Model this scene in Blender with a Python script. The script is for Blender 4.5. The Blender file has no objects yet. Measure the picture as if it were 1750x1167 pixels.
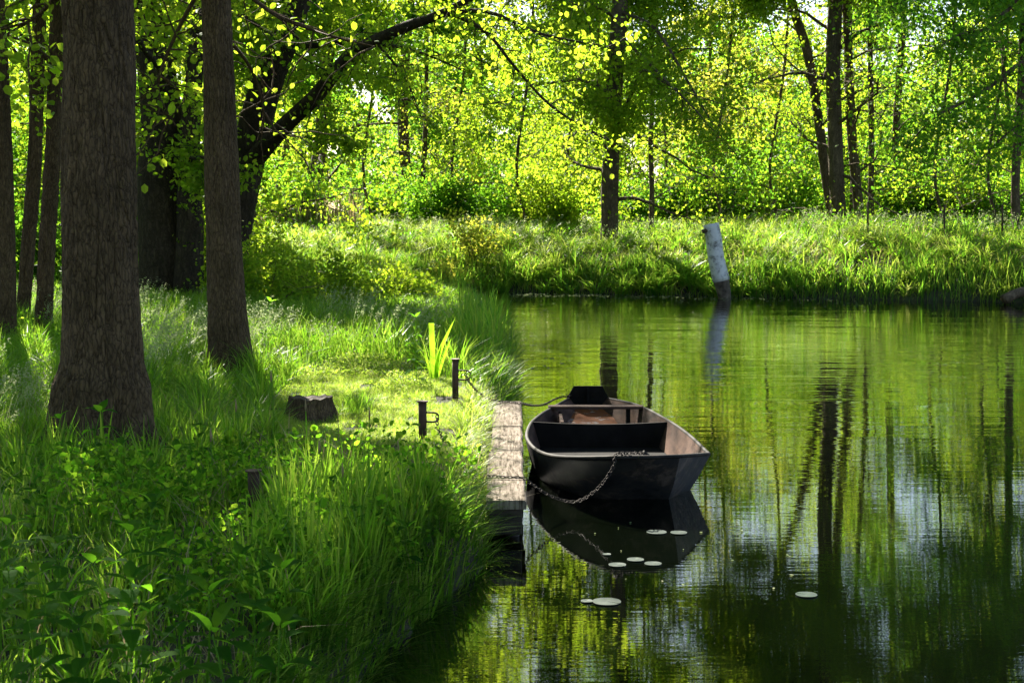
import bpy, bmesh, math, random
import numpy as np
from mathutils import Vector, Matrix

C = bpy.context.scene
R = math.radians
rng = np.random.default_rng(7)
random.seed(7)

# ------------------------------------------------------------------ camera, light, exposure
F = 50.0 / 36.0 * 1750
HZ = 375.0                                   # horizon row of the photograph
PITCH = math.atan((583.5 - HZ) / F)
CAMZ = 2.1
cd = bpy.data.cameras.new('camera'); cam = bpy.data.objects.new('camera', cd)
C.collection.objects.link(cam); C.camera = cam
cd.lens = 50; cd.sensor_width = 36; cd.clip_end = 2000; cd.clip_start = 0.05
cam.location = (0, 0, CAMZ); cam.rotation_euler = (R(90) - PITCH, 0, 0)
cd.dof.use_dof = True; cd.dof.focus_distance = 12.0; cd.dof.aperture_fstop = 10.0

SUN_EL, SUN_AZ = R(36), R(-21)               # azimuth from +Y towards +X
S = Vector((math.sin(SUN_AZ) * math.cos(SUN_EL), math.cos(SUN_AZ) * math.cos(SUN_EL), math.sin(SUN_EL)))
w = bpy.data.worlds.new('World'); C.world = w; w.use_nodes = True
nt = w.node_tree; nt.nodes.clear()
sky = nt.nodes.new('ShaderNodeTexSky'); sky.sky_type = 'NISHITA'; sky.sun_disc = False
sky.sun_elevation = SUN_EL; sky.sun_rotation = SUN_AZ % (2 * math.pi)
bg = nt.nodes.new('ShaderNodeBackground'); bg.inputs[1].default_value = 0.05
wo = nt.nodes.new('ShaderNodeOutputWorld')
nt.links.new(sky.outputs[0], bg.inputs[0]); nt.links.new(bg.outputs[0], wo.inputs[0])
sl = bpy.data.lights.new('sun', 'SUN'); sl.energy = 5.0; sl.angle = R(0.5); sl.color = (1.0, 0.93, 0.8)
so = bpy.data.objects.new('sun', sl); C.collection.objects.link(so)
so.rotation_euler = S.to_track_quat('Z', 'Y').to_euler(); so.location = (0, 0, 30)
C.view_settings.view_transform = 'Standard'; C.view_settings.look = 'None'
C.view_settings.gamma = 1; C.view_settings.exposure = 2.35
C.cycles.max_bounces = 6; C.cycles.diffuse_bounces = 3; C.cycles.glossy_bounces = 3
C.cycles.transmission_bounces = 4; C.cycles.caustics_reflective = False; C.cycles.caustics_refractive = False
C.cycles.use_denoising = True
C.cycles.sample_clamp_indirect = 6

# ------------------------------------------------------------------ helpers
def ray(px, py):
    cp, sp = math.cos(PITCH), math.sin(PITCH)
    u = 583.5 - py
    return np.array([px - 875.0, F * cp + u * sp, -F * sp + u * cp])
def P(px, py, z=0.0):                        # where the sight line meets height z
    d = ray(px, py); t = (z - CAMZ) / d[2]
    return (d[0] * t, d[1] * t, z)
def PD(px, py, Y):                           # point on the sight line at distance Y
    d = ray(px, py); t = Y / d[1]
    return (d[0] * t, Y, CAMZ + d[2] * t)
def PDa(px, py, Y):
    px, py, Y = map(np.asarray, (px, py, Y)); cp, sp = math.cos(PITCH), math.sin(PITCH)
    u = 583.5 - py; dy = F * cp + u * sp; t = Y / dy
    return (px - 875.0) * t, Y, CAMZ + (-F * sp + u * cp) * t

_perm = rng.random((256, 256))
def vnoise(x, y, s=1.0, o=0):
    x = np.asarray(x) / s + 37.3 + o; y = np.asarray(y) / s + 91.7 + o * 1.7
    xi = np.floor(x).astype(int); yi = np.floor(y).astype(int); fx = x - xi; fy = y - yi
    fx = fx * fx * (3 - 2 * fx); fy = fy * fy * (3 - 2 * fy)
    a = _perm[xi % 256, yi % 256]; b = _perm[(xi + 1) % 256, yi % 256]
    c = _perm[xi % 256, (yi + 1) % 256]; d = _perm[(xi + 1) % 256, (yi + 1) % 256]
    return (a * (1 - fx) + b * fx) * (1 - fy) + (c * (1 - fx) + d * fx) * fy

def pnoise(x, y, K, o=0):                    # value noise that wraps round after K cells in x
    xi = np.floor(x).astype(int); yi = np.floor(y).astype(int); fx = x - xi; fy = y - yi; fx = fx * fx * (3 - 2 * fx); fy = fy * fy * (3 - 2 * fy)
    g_ = lambda i, j: _perm[(i % K + o) % 256, (j + o) % 256]
    return (g_(xi, yi) * (1 - fx) + g_(xi + 1, yi) * fx) * (1 - fy) + (g_(xi, yi + 1) * (1 - fx) + g_(xi + 1, yi + 1) * fx) * fy
def bark_relief(seg, z, rad, phase):         # depth of the fissures round the trunk, metres
    K = max(int(2 * np.pi * rad / .050), 8); a = (np.arange(seg) / seg * K)[None]; zz = z[:, None] + 10
    o = int(abs(phase) * 37) % 90
    wx = (pnoise(a * .5 if K % 2 == 0 else a, zz * 3, K // 2 if K % 2 == 0 else K, o + 7) - .5) * 1.3
    wz = (pnoise(a, zz * 2.0, K, o + 3) - .5) * 1.5
    n1 = pnoise(a + wx, zz * 4.2 + wz, K, o); n2 = pnoise(a * 2 + wx, zz * 11 + wz * 3, 2 * K, o + 11); n3 = pnoise(a * 4, zz * 24, 4 * K, o + 23)
    f = np.clip(np.abs(n1 - .5) / .13, 0, 1); f2 = np.clip(np.abs(n2 - .5) / .16, 0, 1)
    return -.017 * (1 - f) ** 1.5 - .007 * (1 - f2) + .004 * (n3 - .5) + .006 * (n1 - .5)
def make_mesh(name, V, Q=None, T=None, mat=None, smooth=False):
    V = np.asarray(V, dtype=np.float32).reshape(-1, 3)
    Q = np.zeros((0, 4), np.int32) if Q is None else np.asarray(Q, np.int32).reshape(-1, 4)
    T = np.zeros((0, 3), np.int32) if T is None else np.asarray(T, np.int32).reshape(-1, 3)
    me = bpy.data.meshes.new(name)
    me.vertices.add(len(V)); me.vertices.foreach_set('co', V.ravel())
    nl = Q.size + T.size
    me.loops.add(nl); me.loops.foreach_set('vertex_index', np.concatenate([Q.ravel(), T.ravel()]))
    n = len(Q) + len(T); me.polygons.add(n)
    ls = np.concatenate([np.arange(len(Q)) * 4, Q.size + np.arange(len(T)) * 3]).astype(np.int32)
    me.polygons.foreach_set('loop_start', ls)
    me.update(calc_edges=True)
    me.polygons.foreach_set('use_smooth', np.full(n, smooth, dtype=bool))
    me.validate()
    if mat: me.materials.append(mat)
    return me
def link(name, me, parent=None, loc=None):
    o = bpy.data.objects.new(name, me); C.collection.objects.link(o)
    if parent is not None: o.parent = parent
    if loc is not None: o.location = loc
    return o
def tag(o, label=None, cat=None, group=None, kind=None):
    if label: o['label'] = label
    if cat: o['category'] = cat
    if group: o['group'] = group
    if kind: o['kind'] = kind
    return o
def thing(name, loc, label, cat, group=None):
    o = bpy.data.objects.new(name, None); C.collection.objects.link(o); o.location = loc
    o.empty_display_size = 0.2
    return tag(o, label, cat, group)
class MB:                                    # collects pieces into one mesh
    def __init__(s): s.V = []; s.Q = []; s.T = []; s.n = 0
    def add(s, V, Q=None, T=None):
        V = np.asarray(V, float).reshape(-1, 3)
        if Q is not None and len(Q): s.Q.append(np.asarray(Q, int).reshape(-1, 4) + s.n)
        if T is not None and len(T): s.T.append(np.asarray(T, int).reshape(-1, 3) + s.n)
        s.V.append(V); s.n += len(V)
    def tube(s, pts, rad, seg=8, cap=True, lump=0.0, phase=0.0, closed=False, lobe=None, relief=None):
        pts = np.asarray(pts, float); n = len(pts); rad = np.broadcast_to(np.asarray(rad, float), (n,))
        if closed: t = np.roll(pts, -1, 0) - np.roll(pts, 1, 0)
        else: t = np.gradient(pts, axis=0)
        t /= np.linalg.norm(t, axis=1)[:, None] + 1e-9
        ref = np.array([0.0, 0, 1]) if abs(t[:, 2]).mean() < .8 else np.array([0.0, 1, 0])
        u = np.cross(t, ref); u /= np.linalg.norm(u, axis=1)[:, None] + 1e-9; v = np.cross(t, u)
        a = np.arange(seg) / seg * 2 * np.pi
        rr = rad[:, None] * np.ones(seg)[None]
        if lobe is not None: rr = rr * (1 + np.asarray(lobe)[:, None] * (np.cos(3 * a + phase)[None] * .6 + np.cos(5 * a + 1 + phase)[None] * .4))
        if lump: rr = rr * (1 + lump * (vnoise(np.cos(a)[None] * 2 + phase, pts[:, 2:3] * 1.5 + np.sin(a)[None] * 2) - .5) * 2)
        if relief is not None: rr = rr + relief
        ring = pts[:, None] + rr[..., None] * (np.cos(a)[None, :, None] * u[:, None] + np.sin(a)[None, :, None] * v[:, None])
        V = ring.reshape(-1, 3); Q = []
        m = n if closed else n - 1
        i, j = np.meshgrid(np.arange(m), np.arange(seg), indexing='ij'); i2 = (i + 1) % n; j2 = (j + 1) % seg
        Q = np.stack([i * seg + j, i * seg + j2, i2 * seg + j2, i2 * seg + j], -1).reshape(-1, 4)
        T = []
        if cap and not closed:
            V = np.vstack([V, pts[0], pts[-1]]); b = n * seg
            for k in range(seg):
                T.append((b, (k + 1) % seg, k)); T.append((b + 1, (n - 1) * seg + k, (n - 1) * seg + (k + 1) % seg))
        s.add(V, Q, T)
    def box(s, x0, x1, y0, y1, z0, z1, M=None):
        V = np.array([(x, y, z) for z in (z0, z1) for y in (y0, y1) for x in (x0, x1)], float)
        if M is not None: V = np.array([M @ Vector(v) for v in V])
        s.add(V, [(0, 2, 3, 1), (4, 5, 7, 6), (0, 1, 5, 4), (2, 6, 7, 3), (0, 4, 6, 2), (1, 3, 7, 5)])
    def build(s, name, mat, parent=None, smooth=False, bevel=0):
        V = np.vstack(s.V)
        if parent is not None: V = V - np.array(parent.matrix_basis.translation if parent.parent is None else parent.parent.matrix_basis.translation)
        o = link(name, make_mesh(name, V, np.vstack(s.Q) if s.Q else None, np.vstack(s.T) if s.T else None, mat, smooth), parent)
        if bevel:
            m = o.modifiers.new('bevel', 'BEVEL'); m.width = bevel; m.segments = 2; m.limit_method = 'ANGLE'
        return o
def crom(pts, k=5, closed=False):            # Catmull-Rom
    p = np.asarray(pts, float); n = len(p)
    e = np.vstack([2 * p[0] - p[1], p, 2 * p[-1] - p[-2]])
    out = []
    for i in range(n - 1):
        a, b, c, d = e[i:i + 4]
        for t in np.arange(k) / k:
            out.append(.5 * ((2 * b) + (-a + c) * t + (2 * a - 5 * b + 4 * c - d) * t * t + (-a + 3 * b - 3 * c + d) * t ** 3))
    out.append(p[-1]); return np.array(out)

# ------------------------------------------------------------------ materials
def newmat(name):
    m = bpy.data.materials.new(name); m.use_nodes = True; m.node_tree.nodes.clear()
    return m, m.node_tree, m.node_tree.nodes, m.node_tree.links
def ramp(N, stops):
    r = N.new('ShaderNodeValToRGB'); e = r.color_ramp.elements
    while len(e) < len(stops): e.new(.5)
    for k, (p, c) in enumerate(stops): e[k].position = p; e[k].color = (*c, 1)
    return r
def tex(N, L, kind='Object', scale=(1, 1, 1)):
    t = N.new('ShaderNodeTexCoord'); m = N.new('ShaderNodeMapping'); m.inputs['Scale'].default_value = scale
    L.new(t.outputs[kind], m.inputs[0]); return m
def noise(N, L, vec, scale, detail=4, rough=.55):
    n = N.new('ShaderNodeTexNoise'); n.inputs['Scale'].default_value = scale
    n.inputs['Detail'].default_value = detail; n.inputs['Roughness'].default_value = rough
    if vec is not None: L.new(vec.outputs[0], n.inputs['Vector'])
    return n

def leaf_mat(name, cols, tcols, trans=.5, rough=.55, spec=.13):
    m, nt, N, L = newmat(name)
    g = N.new('ShaderNodeNewGeometry')
    a = ramp(N, [(i / (len(cols) - 1), c) for i, c in enumerate(cols)])
    b = ramp(N, [(i / (len(tcols) - 1), c) for i, c in enumerate(tcols)])
    L.new(g.outputs['Random Per Island'], a.inputs[0]); L.new(g.outputs['Random Per Island'], b.inputs[0])
    p = N.new('ShaderNodeBsdfPrincipled'); p.inputs['Roughness'].default_value = rough
    p.inputs['Specular IOR Level'].default_value = spec
    L.new(a.outputs[0], p.inputs['Base Color'])
    t = N.new('ShaderNodeBsdfTranslucent'); L.new(b.outputs[0], t.inputs[0])
    mx = N.new('ShaderNodeMixShader'); mx.inputs[0].default_value = trans
    L.new(p.outputs[0], mx.inputs[1]); L.new(t.outputs[0], mx.inputs[2])
    o = N.new('ShaderNodeOutputMaterial'); L.new(mx.outputs[0], o.inputs[0])
    return m
def bark_mat(name, dark, light, sx=24, sz=5, bump=1.0, dist=.02, moss=None):
    m, nt, N, L = newmat(name)
    raw = tex(N, L, 'Object', (1, 1, 1)); mp = tex(N, L, 'Object', (sx, sx, sz))
    wn = noise(N, L, raw, 7, 5, .6)
    wv = N.new('ShaderNodeVectorMath'); wv.operation = 'MULTIPLY_ADD'; wv.inputs[1].default_value = (2.6, 2.6, 2.6)
    L.new(wn.outputs['Color'], wv.inputs[0]); L.new(mp.outputs[0], wv.inputs[2])
    vo = N.new('ShaderNodeTexVoronoi'); vo.feature = 'DISTANCE_TO_EDGE'; vo.inputs['Scale'].default_value = 1.0
    vo.inputs['Randomness'].default_value = 1.0
    L.new(wv.outputs[0], vo.inputs['Vector'])
    cr = ramp(N, [(0, (0, 0, 0)), (.07, (.45, .45, .45)), (.25, (.85, .85, .85)), (.5, (1, 1, 1))]); L.new(vo.outputs['Distance'], cr.inputs[0])
    rn = noise(N, L, tex(N, L, 'Object', (sx * .42, sx * .42, sz * .42)), 1.0, 3, .5); rn.inputs['Distortion'].default_value = .6
    ab = N.new('ShaderNodeMath'); ab.operation = 'SUBTRACT'; ab.inputs[1].default_value = .5; L.new(rn.outputs['Fac'], ab.inputs[0])
    a2 = N.new('ShaderNodeMath'); a2.operation = 'ABSOLUTE'; L.new(ab.outputs[0], a2.inputs[0])
    rr_ = ramp(N, [(0, (.5, .5, .5)), (.03, (.7, .7, .7)), (.08, (.97, .97, .97)), (.2, (1, 1, 1))]); L.new(a2.outputs[0], rr_.inputs[0])
    lo = N.new('ShaderNodeMapRange'); lo.inputs[3].default_value = .05; lo.inputs[4].default_value = 1.0; L.new(cr.outputs[0], lo.inputs[0])
    pr = N.new('ShaderNodeMath'); pr.operation = 'MULTIPLY'; L.new(lo.outputs[0], pr.inputs[0]); L.new(rr_.outputs[0], pr.inputs[1])
    fn = noise(N, L, tex(N, L, 'Object', (sx * 1.2, sx * 1.2, sz * 1.6)), 1.6, 8, .7)
    mul = N.new('ShaderNodeMath'); mul.operation = 'MULTIPLY_ADD'; mul.inputs[1].default_value = .9
    L.new(fn.outputs['Fac'], mul.inputs[0]); L.new(pr.outputs[0], mul.inputs[2])
    hf = N.new('ShaderNodeMath'); hf.operation = 'MULTIPLY'; hf.inputs[1].default_value = .6; L.new(mul.outputs[0], hf.inputs[0])
    bp = N.new('ShaderNodeBump'); bp.inputs['Strength'].default_value = bump; bp.inputs['Distance'].default_value = dist
    L.new(hf.outputs[0], bp.inputs['Height'])
    col = ramp(N, [(.12, dark), (.45, tuple(.45 * c + .3 * d for c, d in zip(light, dark))), (.95, light)]); L.new(hf.outputs[0], col.inputs[0])
    big = noise(N, L, raw, 2.2, 5)
    mix = N.new('ShaderNodeMixRGB'); mix.blend_type = 'MULTIPLY'; mix.inputs[0].default_value = .8
    br = ramp(N, [(.35, (.5, .5, .42)), (.65, (1, 1, 1))]); L.new(big.outputs['Fac'], br.inputs[0])
    L.new(col.outputs[0], mix.inputs[1]); L.new(br.outputs[0], mix.inputs[2])
    p = N.new('ShaderNodeBsdfPrincipled'); p.inputs['Roughness'].default_value = .9
    p.inputs['Specular IOR Level'].default_value = .2
    L.new(mix.outputs[0], p.inputs['Base Color']); L.new(bp.outputs[0], p.inputs['Normal'])
    o = N.new('ShaderNodeOutputMaterial'); L.new(p.outputs[0], o.inputs[0]); return m
def rough_mat(name, stops, scale=8, rough=.7, metal=0, bump=.3, dist=.004, vscale=(1, 1, 1), spec=.4, detail=6, kind='Object'):
    m, nt, N, L = newmat(name)
    mp = tex(N, L, kind, vscale); n = noise(N, L, mp, scale, detail, .6)
    r = ramp(N, stops); L.new(n.outputs['Fac'], r.inputs[0])
    n2 = noise(N, L, mp, scale * 4, 5, .6)
    bp = N.new('ShaderNodeBump'); bp.inputs['Strength'].default_value = bump; bp.inputs['Distance'].default_value = dist
    L.new(n2.outputs['Fac'], bp.inputs['Height'])
    p = N.new('ShaderNodeBsdfPrincipled'); p.inputs['Roughness'].default_value = rough; p.inputs['Metallic'].default_value = metal
    p.inputs['Specular IOR Level'].default_value = spec
    L.new(r.outputs[0], p.inputs['Base Color']); L.new(bp.outputs[0], p.inputs['Normal'])
    o = N.new('ShaderNodeOutputMaterial'); L.new(p.outputs[0], o.inputs[0]); return m

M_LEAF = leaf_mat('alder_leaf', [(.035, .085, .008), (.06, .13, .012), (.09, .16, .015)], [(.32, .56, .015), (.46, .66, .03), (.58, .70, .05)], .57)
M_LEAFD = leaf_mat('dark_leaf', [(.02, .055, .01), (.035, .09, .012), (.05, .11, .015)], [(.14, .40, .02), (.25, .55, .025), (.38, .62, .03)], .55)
M_LEAFY = leaf_mat('yellow_leaf', [(.07, .13, .012), (.12, .17, .02), (.16, .18, .03)], [(.5, .62, .04), (.62, .68, .06), (.75, .66, .1)], .55)
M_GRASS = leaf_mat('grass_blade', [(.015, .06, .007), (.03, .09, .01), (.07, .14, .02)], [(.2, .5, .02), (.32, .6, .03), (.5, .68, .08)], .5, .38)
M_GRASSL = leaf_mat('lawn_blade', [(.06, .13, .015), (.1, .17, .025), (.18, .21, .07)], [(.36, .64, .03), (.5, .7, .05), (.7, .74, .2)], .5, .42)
M_REED = leaf_mat('reed_blade', [(.03, .1, .012), (.05, .14, .02), (.1, .18, .03)], [(.2, .52, .03), (.32, .6, .04), (.55, .68, .08)], .5, .35)
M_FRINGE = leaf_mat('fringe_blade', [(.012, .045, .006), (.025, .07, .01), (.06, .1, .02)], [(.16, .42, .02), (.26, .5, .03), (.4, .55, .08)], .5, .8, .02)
M_HERB = leaf_mat('herb_leaf', [(.015, .06, .008), (.03, .09, .01), (.05, .12, .012)], [(.14, .42, .015), (.25, .55, .02), (.45, .68, .04)], .55, .75, .03)
M_SEED = leaf_mat('seed_head', [(.16, .22, .09), (.24, .29, .13), (.34, .36, .2)], [(.36, .48, .18), (.42, .5, .22), (.5, .52, .3)], .4, .5)
M_DRY = leaf_mat('dry_reed', [(.2, .15, .08), (.3, .22, .12), (.36, .28, .17)], [(.4, .3, .15), (.45, .33, .18), (.5, .4, .2)], .3, .6)
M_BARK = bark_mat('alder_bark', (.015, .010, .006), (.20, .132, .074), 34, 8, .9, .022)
M_BARKS = bark_mat('slim_alder_bark', (.015, .010, .006), (.19, .126, .07), 46, 10, .9, .016)
M_BARKF = bark_mat('far_bark', (.035, .025, .015), (.2, .145, .09), 10, 2, .6, .03)

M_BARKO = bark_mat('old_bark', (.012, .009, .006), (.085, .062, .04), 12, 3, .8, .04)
# ------------------------------------------------------------------ shoreline, terrain, water
SH = np.array([(-1.0, -12), (-1.4, -6), (4, -3), (16, -3), (60, -6), (110, -8), (110, 22), (60, 28), (30, 32), (20, 33.8), (12.9, 35.9), (9.5, 37.2),
               (5.8, 38.8), (2.05, 40.2), (-.6, 41.4), (-2.2, 41.6), (-4.5, 41.0), (-5.5, 39.6), (-4.0, 38.6), (-1.4, 37.6), (-.75, 34), (-.5, 29), (-.2, 24), (-.02, 20),
               (.03, 17), (-.02, 15), (-.12, 14.2), (-.13, 9.1), (-.2, 8.3), (-.5, 7.3), (-.68, 6.4), (-.8, 4.5), (-.6, 2.6), (.4, 1.6), (3, 1.0), (8, .6), (8, -3)], float)
SH = np.array([(-.8, 4.5), (-.68, 2.6), (.4, 1.6), (3, 1.0), (9, .4), (30, -.5), (110, -2), (110, 22), (60, 28), (30, 32), (20, 33.8), (12.9, 35.9), (9.5, 37.2),
               (5.8, 38.8), (2.05, 40.2), (-.6, 41.4), (-2.2, 41.6), (-4.5, 41.0), (-5.5, 39.6), (-4.0, 38.6), (-1.4, 37.6), (-.75, 34), (-.5, 29), (-.2, 24), (-.02, 20),
               (.03, 17), (-.02, 15), (-.12, 14.2), (-.13, 9.1), (-.2, 8.3), (-.5, 7.3), (-.68, 6.4)], float)
def inside(poly, x, y):
    poly = np.asarray(poly, float); r = np.zeros(np.shape(x), bool); n = len(poly)
    for i in range(n):
        x0, y0 = poly[i][:2]; x1, y1 = poly[(i + 1) % n][:2]
        c = ((y0 > y) != (y1 > y)) & (x < (x1 - x0) * (y - y0) / (y1 - y0 + 1e-12) + x0)
        r ^= c
    return r
def sdist(x, y):                             # positive on land
    d = np.full(np.shape(x), 1e9); n = len(SH)
    for i in range(n):
        a = SH[i]; b = SH[(i + 1) % n]; ab = b - a
        t = np.clip(((x - a[0]) * ab[0] + (y - a[1]) * ab[1]) / (ab @ ab), 0, 1)
        d = np.minimum(d, np.hypot(x - a[0] - t * ab[0], y - a[1] - t * ab[1]))
    return np.where(inside(SH, x, y), -d, d)
def sstep(a, b, x):
    t = np.clip((x - a) / (b - a), 0, 1); return t * t * (3 - 2 * t)
def height(x, y, d=None):
    x = np.asarray(x, float); y = np.asarray(y, float)
    if d is None: d = sdist(x, y)
    far = sstep(30, 40, y)
    H = .36 + .08 * vnoise(x, y, 1.7) + .05 * vnoise(x, y, .5, 5) + .12 * sstep(14, 28, y) + .1 * sstep(2, 7, -x) + far * (.95 + .35 * vnoise(x, y, 6))
    H = H + .35 * sstep(60, 110, y)
    H = H - .25 * sstep(20, 27, y) * sstep(38, 35, y) * sstep(-5, -1.5, x)
    wd = .10 + far * 1.9
    dj = d + .12 * (vnoise(x, y, .35, 3) - .5) * (1 - far)
    z = H * (1 - np.exp(-np.maximum(dj, 0) / wd)) - .03
    return np.where(dj < 0, np.maximum(-.03 + dj * 1.5, -.9), z)
def axis(segs):
    out = []
    for a, b, s in segs: out.append(np.arange(a, b, s))
    return np.concatenate(out + [[segs[-1][1]]])
gx = axis([(-600, -100, 50), (-100, -20, 5), (-20, -8, .5), (-8, -1.5, .15), (-1.5, .6, .05), (.6, 14, .4), (14, 40, 2), (40, 120, 10), (120, 600, 60)])
gy = axis([(-200, -20, 20), (-20, 0, 1), (0, 5, .2), (5, 18, .06), (18, 36, .2), (36, 48, .15), (48, 70, 1), (70, 120, 5), (120, 900, 60)])
X, Y = np.meshgrid(gx, gy); D = sdist(X.ravel(), Y.ravel()); Z = height(X.ravel(), Y.ravel(), D)
nx, ny = len(gx), len(gy); i, j = np.meshgrid(np.arange(ny - 1), np.arange(nx - 1), indexing='ij')
Qg = np.stack([i * nx + j, i * nx + j + 1, (i + 1) * nx + j + 1, (i + 1) * nx + j], -1).reshape(-1, 4)
M_SOIL = rough_mat('soil', [(.3, (.012, .012, .006)), (.5, (.035, .035, .014)), (.7, (.03, .05, .012))], 5, .95, 0, .8, .03)
tag(link('ground', make_mesh('ground', np.stack([X.ravel(), Y.ravel(), Z], 1), Qg, None, M_SOIL, True)), kind='structure')

def water_mat():
    m, nt, N, L = newmat('water')
    t = N.new('ShaderNodeTexCoord'); sp = N.new('ShaderNodeSeparateXYZ'); L.new(t.outputs['Object'], sp.inputs[0])
    def mapped(sx, sy, rot=0):
        mp = N.new('ShaderNodeMapping'); mp.inputs['Scale'].default_value = (sx, sy, 1); mp.inputs['Rotation'].default_value = (0, 0, rot)
        L.new(t.outputs['Object'], mp.inputs[0]); return mp
    a = noise(N, L, mapped(.45, 2.3, .07), 1.0, 3, .5)          # long ripples across the river
    b = noise(N, L, mapped(3.0, 20), 1.0, 2, .55)               # fine ruffling, close by
    e = noise(N, L, mapped(1.0, 7, -.05), 1.0, 2, .5)
    c = noise(N, L, mapped(.35, .7), .9, 2, .5)                 # where the breeze touches
    def rng_(lo, hi, a0, a1):
        mr = N.new('ShaderNodeMapRange'); mr.inputs[1].default_value = lo; mr.inputs[2].default_value = hi
        mr.inputs[3].default_value = a0; mr.inputs[4].default_value = a1; L.new(sp.outputs['Y'], mr.inputs[0]); return mr
    def mulf(x, y, o=0):
        m_ = N.new('ShaderNodeMath'); m_.operation = 'MULTIPLY'; L.new(x, m_.inputs[0]); L.new(y, m_.inputs[1]); return m_
    cr = ramp(N, [(.35, (.3, .3, .3)), (.65, (1, 1, 1))]); L.new(c.outputs['Fac'], cr.inputs[0])
    h1 = mulf(mulf(a.outputs['Fac'], cr.outputs[0]).outputs[0], rng_(10, 19, .05, 1).outputs[0])
    h3 = mulf(e.outputs['Fac'], rng_(9, 18, .09, 1).outputs[0])
    h2 = mulf(b.outputs['Fac'], rng_(12, 30, 1, .3).outputs[0])
    last = None
    for h, dd in ((h1, .014), (h3, .0036), (h2, .0004)):
        q = N.new('ShaderNodeBump'); q.inputs['Strength'].default_value = 1; q.inputs['Distance'].default_value = dd
        L.new(h.outputs[0], q.inputs['Height'])
        if last: L.new(last.outputs[0], q.inputs['Normal'])
        last = q
    b2 = last
    p = N.new('ShaderNodeBsdfPrincipled'); p.inputs['Base Color'].default_value = (.0012, .002, .0008, 1)
    p.inputs['Roughness'].default_value = .004; p.inputs['IOR'].default_value = 1.9; p.inputs['Specular IOR Level'].default_value = .5
    L.new(b2.outputs[0], p.inputs['Normal'])
    o = N.new('ShaderNodeOutputMaterial'); L.new(p.outputs[0], o.inputs[0]); return m
M_WATER = water_mat()
tag(link('water', make_mesh('water', [(-8, -4, 0), (120, -4, 0), (120, 48, 0), (-8, 48, 0)], [(0, 1, 2, 3)], None, M_WATER)), kind='structure')

# ------------------------------------------------------------------ where the sun gets through the canopy
def spoly(pts, z): return [P(a, b, z)[:2] for a, b in pts]
LIT = [(spoly([(440, 600), (560, 596), (690, 612), (790, 634), (850, 664), (890, 690), (905, 690), (905, 795), (830, 790), (700, 768), (600, 752), (520, 740), (470, 690), (440, 640)], .4), .9),
       (spoly([(240, 560), (350, 535), (440, 560), (440, 640), (345, 650), (250, 640)], .6), .75),
       (spoly([(0, 590), (95, 580), (95, 760), (0, 780)], .5), .6),
       ([(-11, 40), (0, 41.5), (0, 53), (-20, 55)], .98),
       ([(-9, 29), (-1.6, 28.5), (-1, 33), (-1, 38), (-10, 38)], .7),
       ([(0, 39.5), (6, 38), (16, 34), (24, 34), (26, 46), (0, 48)], .96),
       ([(.0, 10.6), (1.7, 9.6), (1.9, 16), (-.2, 16), (-.2, 10.8)], .8)]
KT = 1 / math.tan(SUN_EL)
def lit(x, y):
    r = np.zeros(np.shape(x))
    for poly, v in LIT: r = np.maximum(r, inside(poly, x, y) * v)
    r = np.where(r >= 1, 1, r * (vnoise(x, y, .9, 11) < r * .95))
    # small flecks everywhere else
    r = np.maximum(r, np.where(y < 10, (vnoise(x, y, .27, 23) > .65), (vnoise(x, y, .25, 23) > .8)) * .93)
    return r
def sun_cull(p, z0=.5):
    gx = p[:, 0] - (p[:, 2] - z0) * KT * math.sin(SUN_AZ); gy = p[:, 1] - (p[:, 2] - z0) * KT * math.cos(SUN_AZ)
    keep = rng.random(len(p)) > lit(gx, gy) * .985
    thin = (p[:, 1] > 43) & (p[:, 2] > 7) & (vnoise(gx, gy, 1.2, 51) > np.where(p[:, 1] < 52, .74, .5)) & (rng.random(len(p)) < .9)
    return keep & ~thin

# ------------------------------------------------------------------ leaves
def unit(v): return v / (np.linalg.norm(v, axis=-1, keepdims=True) + 1e-9)
def leaf_arrays(Pt, size, near=False, droop=.35, flat=.6):
    n = len(Pt); a = rng.normal(size=(n, 3)); a[:, 2] -= droop; a = unit(a)
    nn = rng.normal(size=(n, 3)); nn[:, 2] += flat * 1.6; nn = unit(nn - a * (nn * a).sum(1)[:, None]); b = np.cross(nn, a)
    s = size * np.clip(rng.lognormal(-.08, .33, n), .4, 1.6)[:, None]; a = a * s; b = b * s; c = nn * s
    if near:
        o = [0 * a, a * .3 + b * .33 + c * .06, a * .72 + b * .31 + c * .05, a * 1.0 - c * .08, a * .72 - b * .31 + c * .05, a * .3 - b * .33 + c * .06]
        V = np.stack([Pt + k for k in o], 1).reshape(-1, 3); k = np.arange(n)[:, None] * 6
        Q = np.concatenate([k + np.array([[0, 1, 2, 3]]), k + np.array([[0, 3, 4, 5]])])
    else:
        o = [0 * a, a * .45 + b * .36, a - c * .12, a * .55 - b * .36 + c * .05]
        V = np.stack([Pt + k for k in o], 1).reshape(-1, 3); k = np.arange(n)[:, None] * 4
        Q = k + np.array([[0, 1, 2, 3]])
    return V, Q

def wander(p0, d, L, n, curl=.25, up=0.0):
    pts = [np.array(p0, float)]; d = np.array(d, float); d /= np.linalg.norm(d)
    for k in range(n):
        d = d + rng.normal(size=3) * curl / n ** .5; d[2] += up / n; d /= np.linalg.norm(d); pts.append(pts[-1] + d * L / n)
    return np.array(pts)

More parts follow.
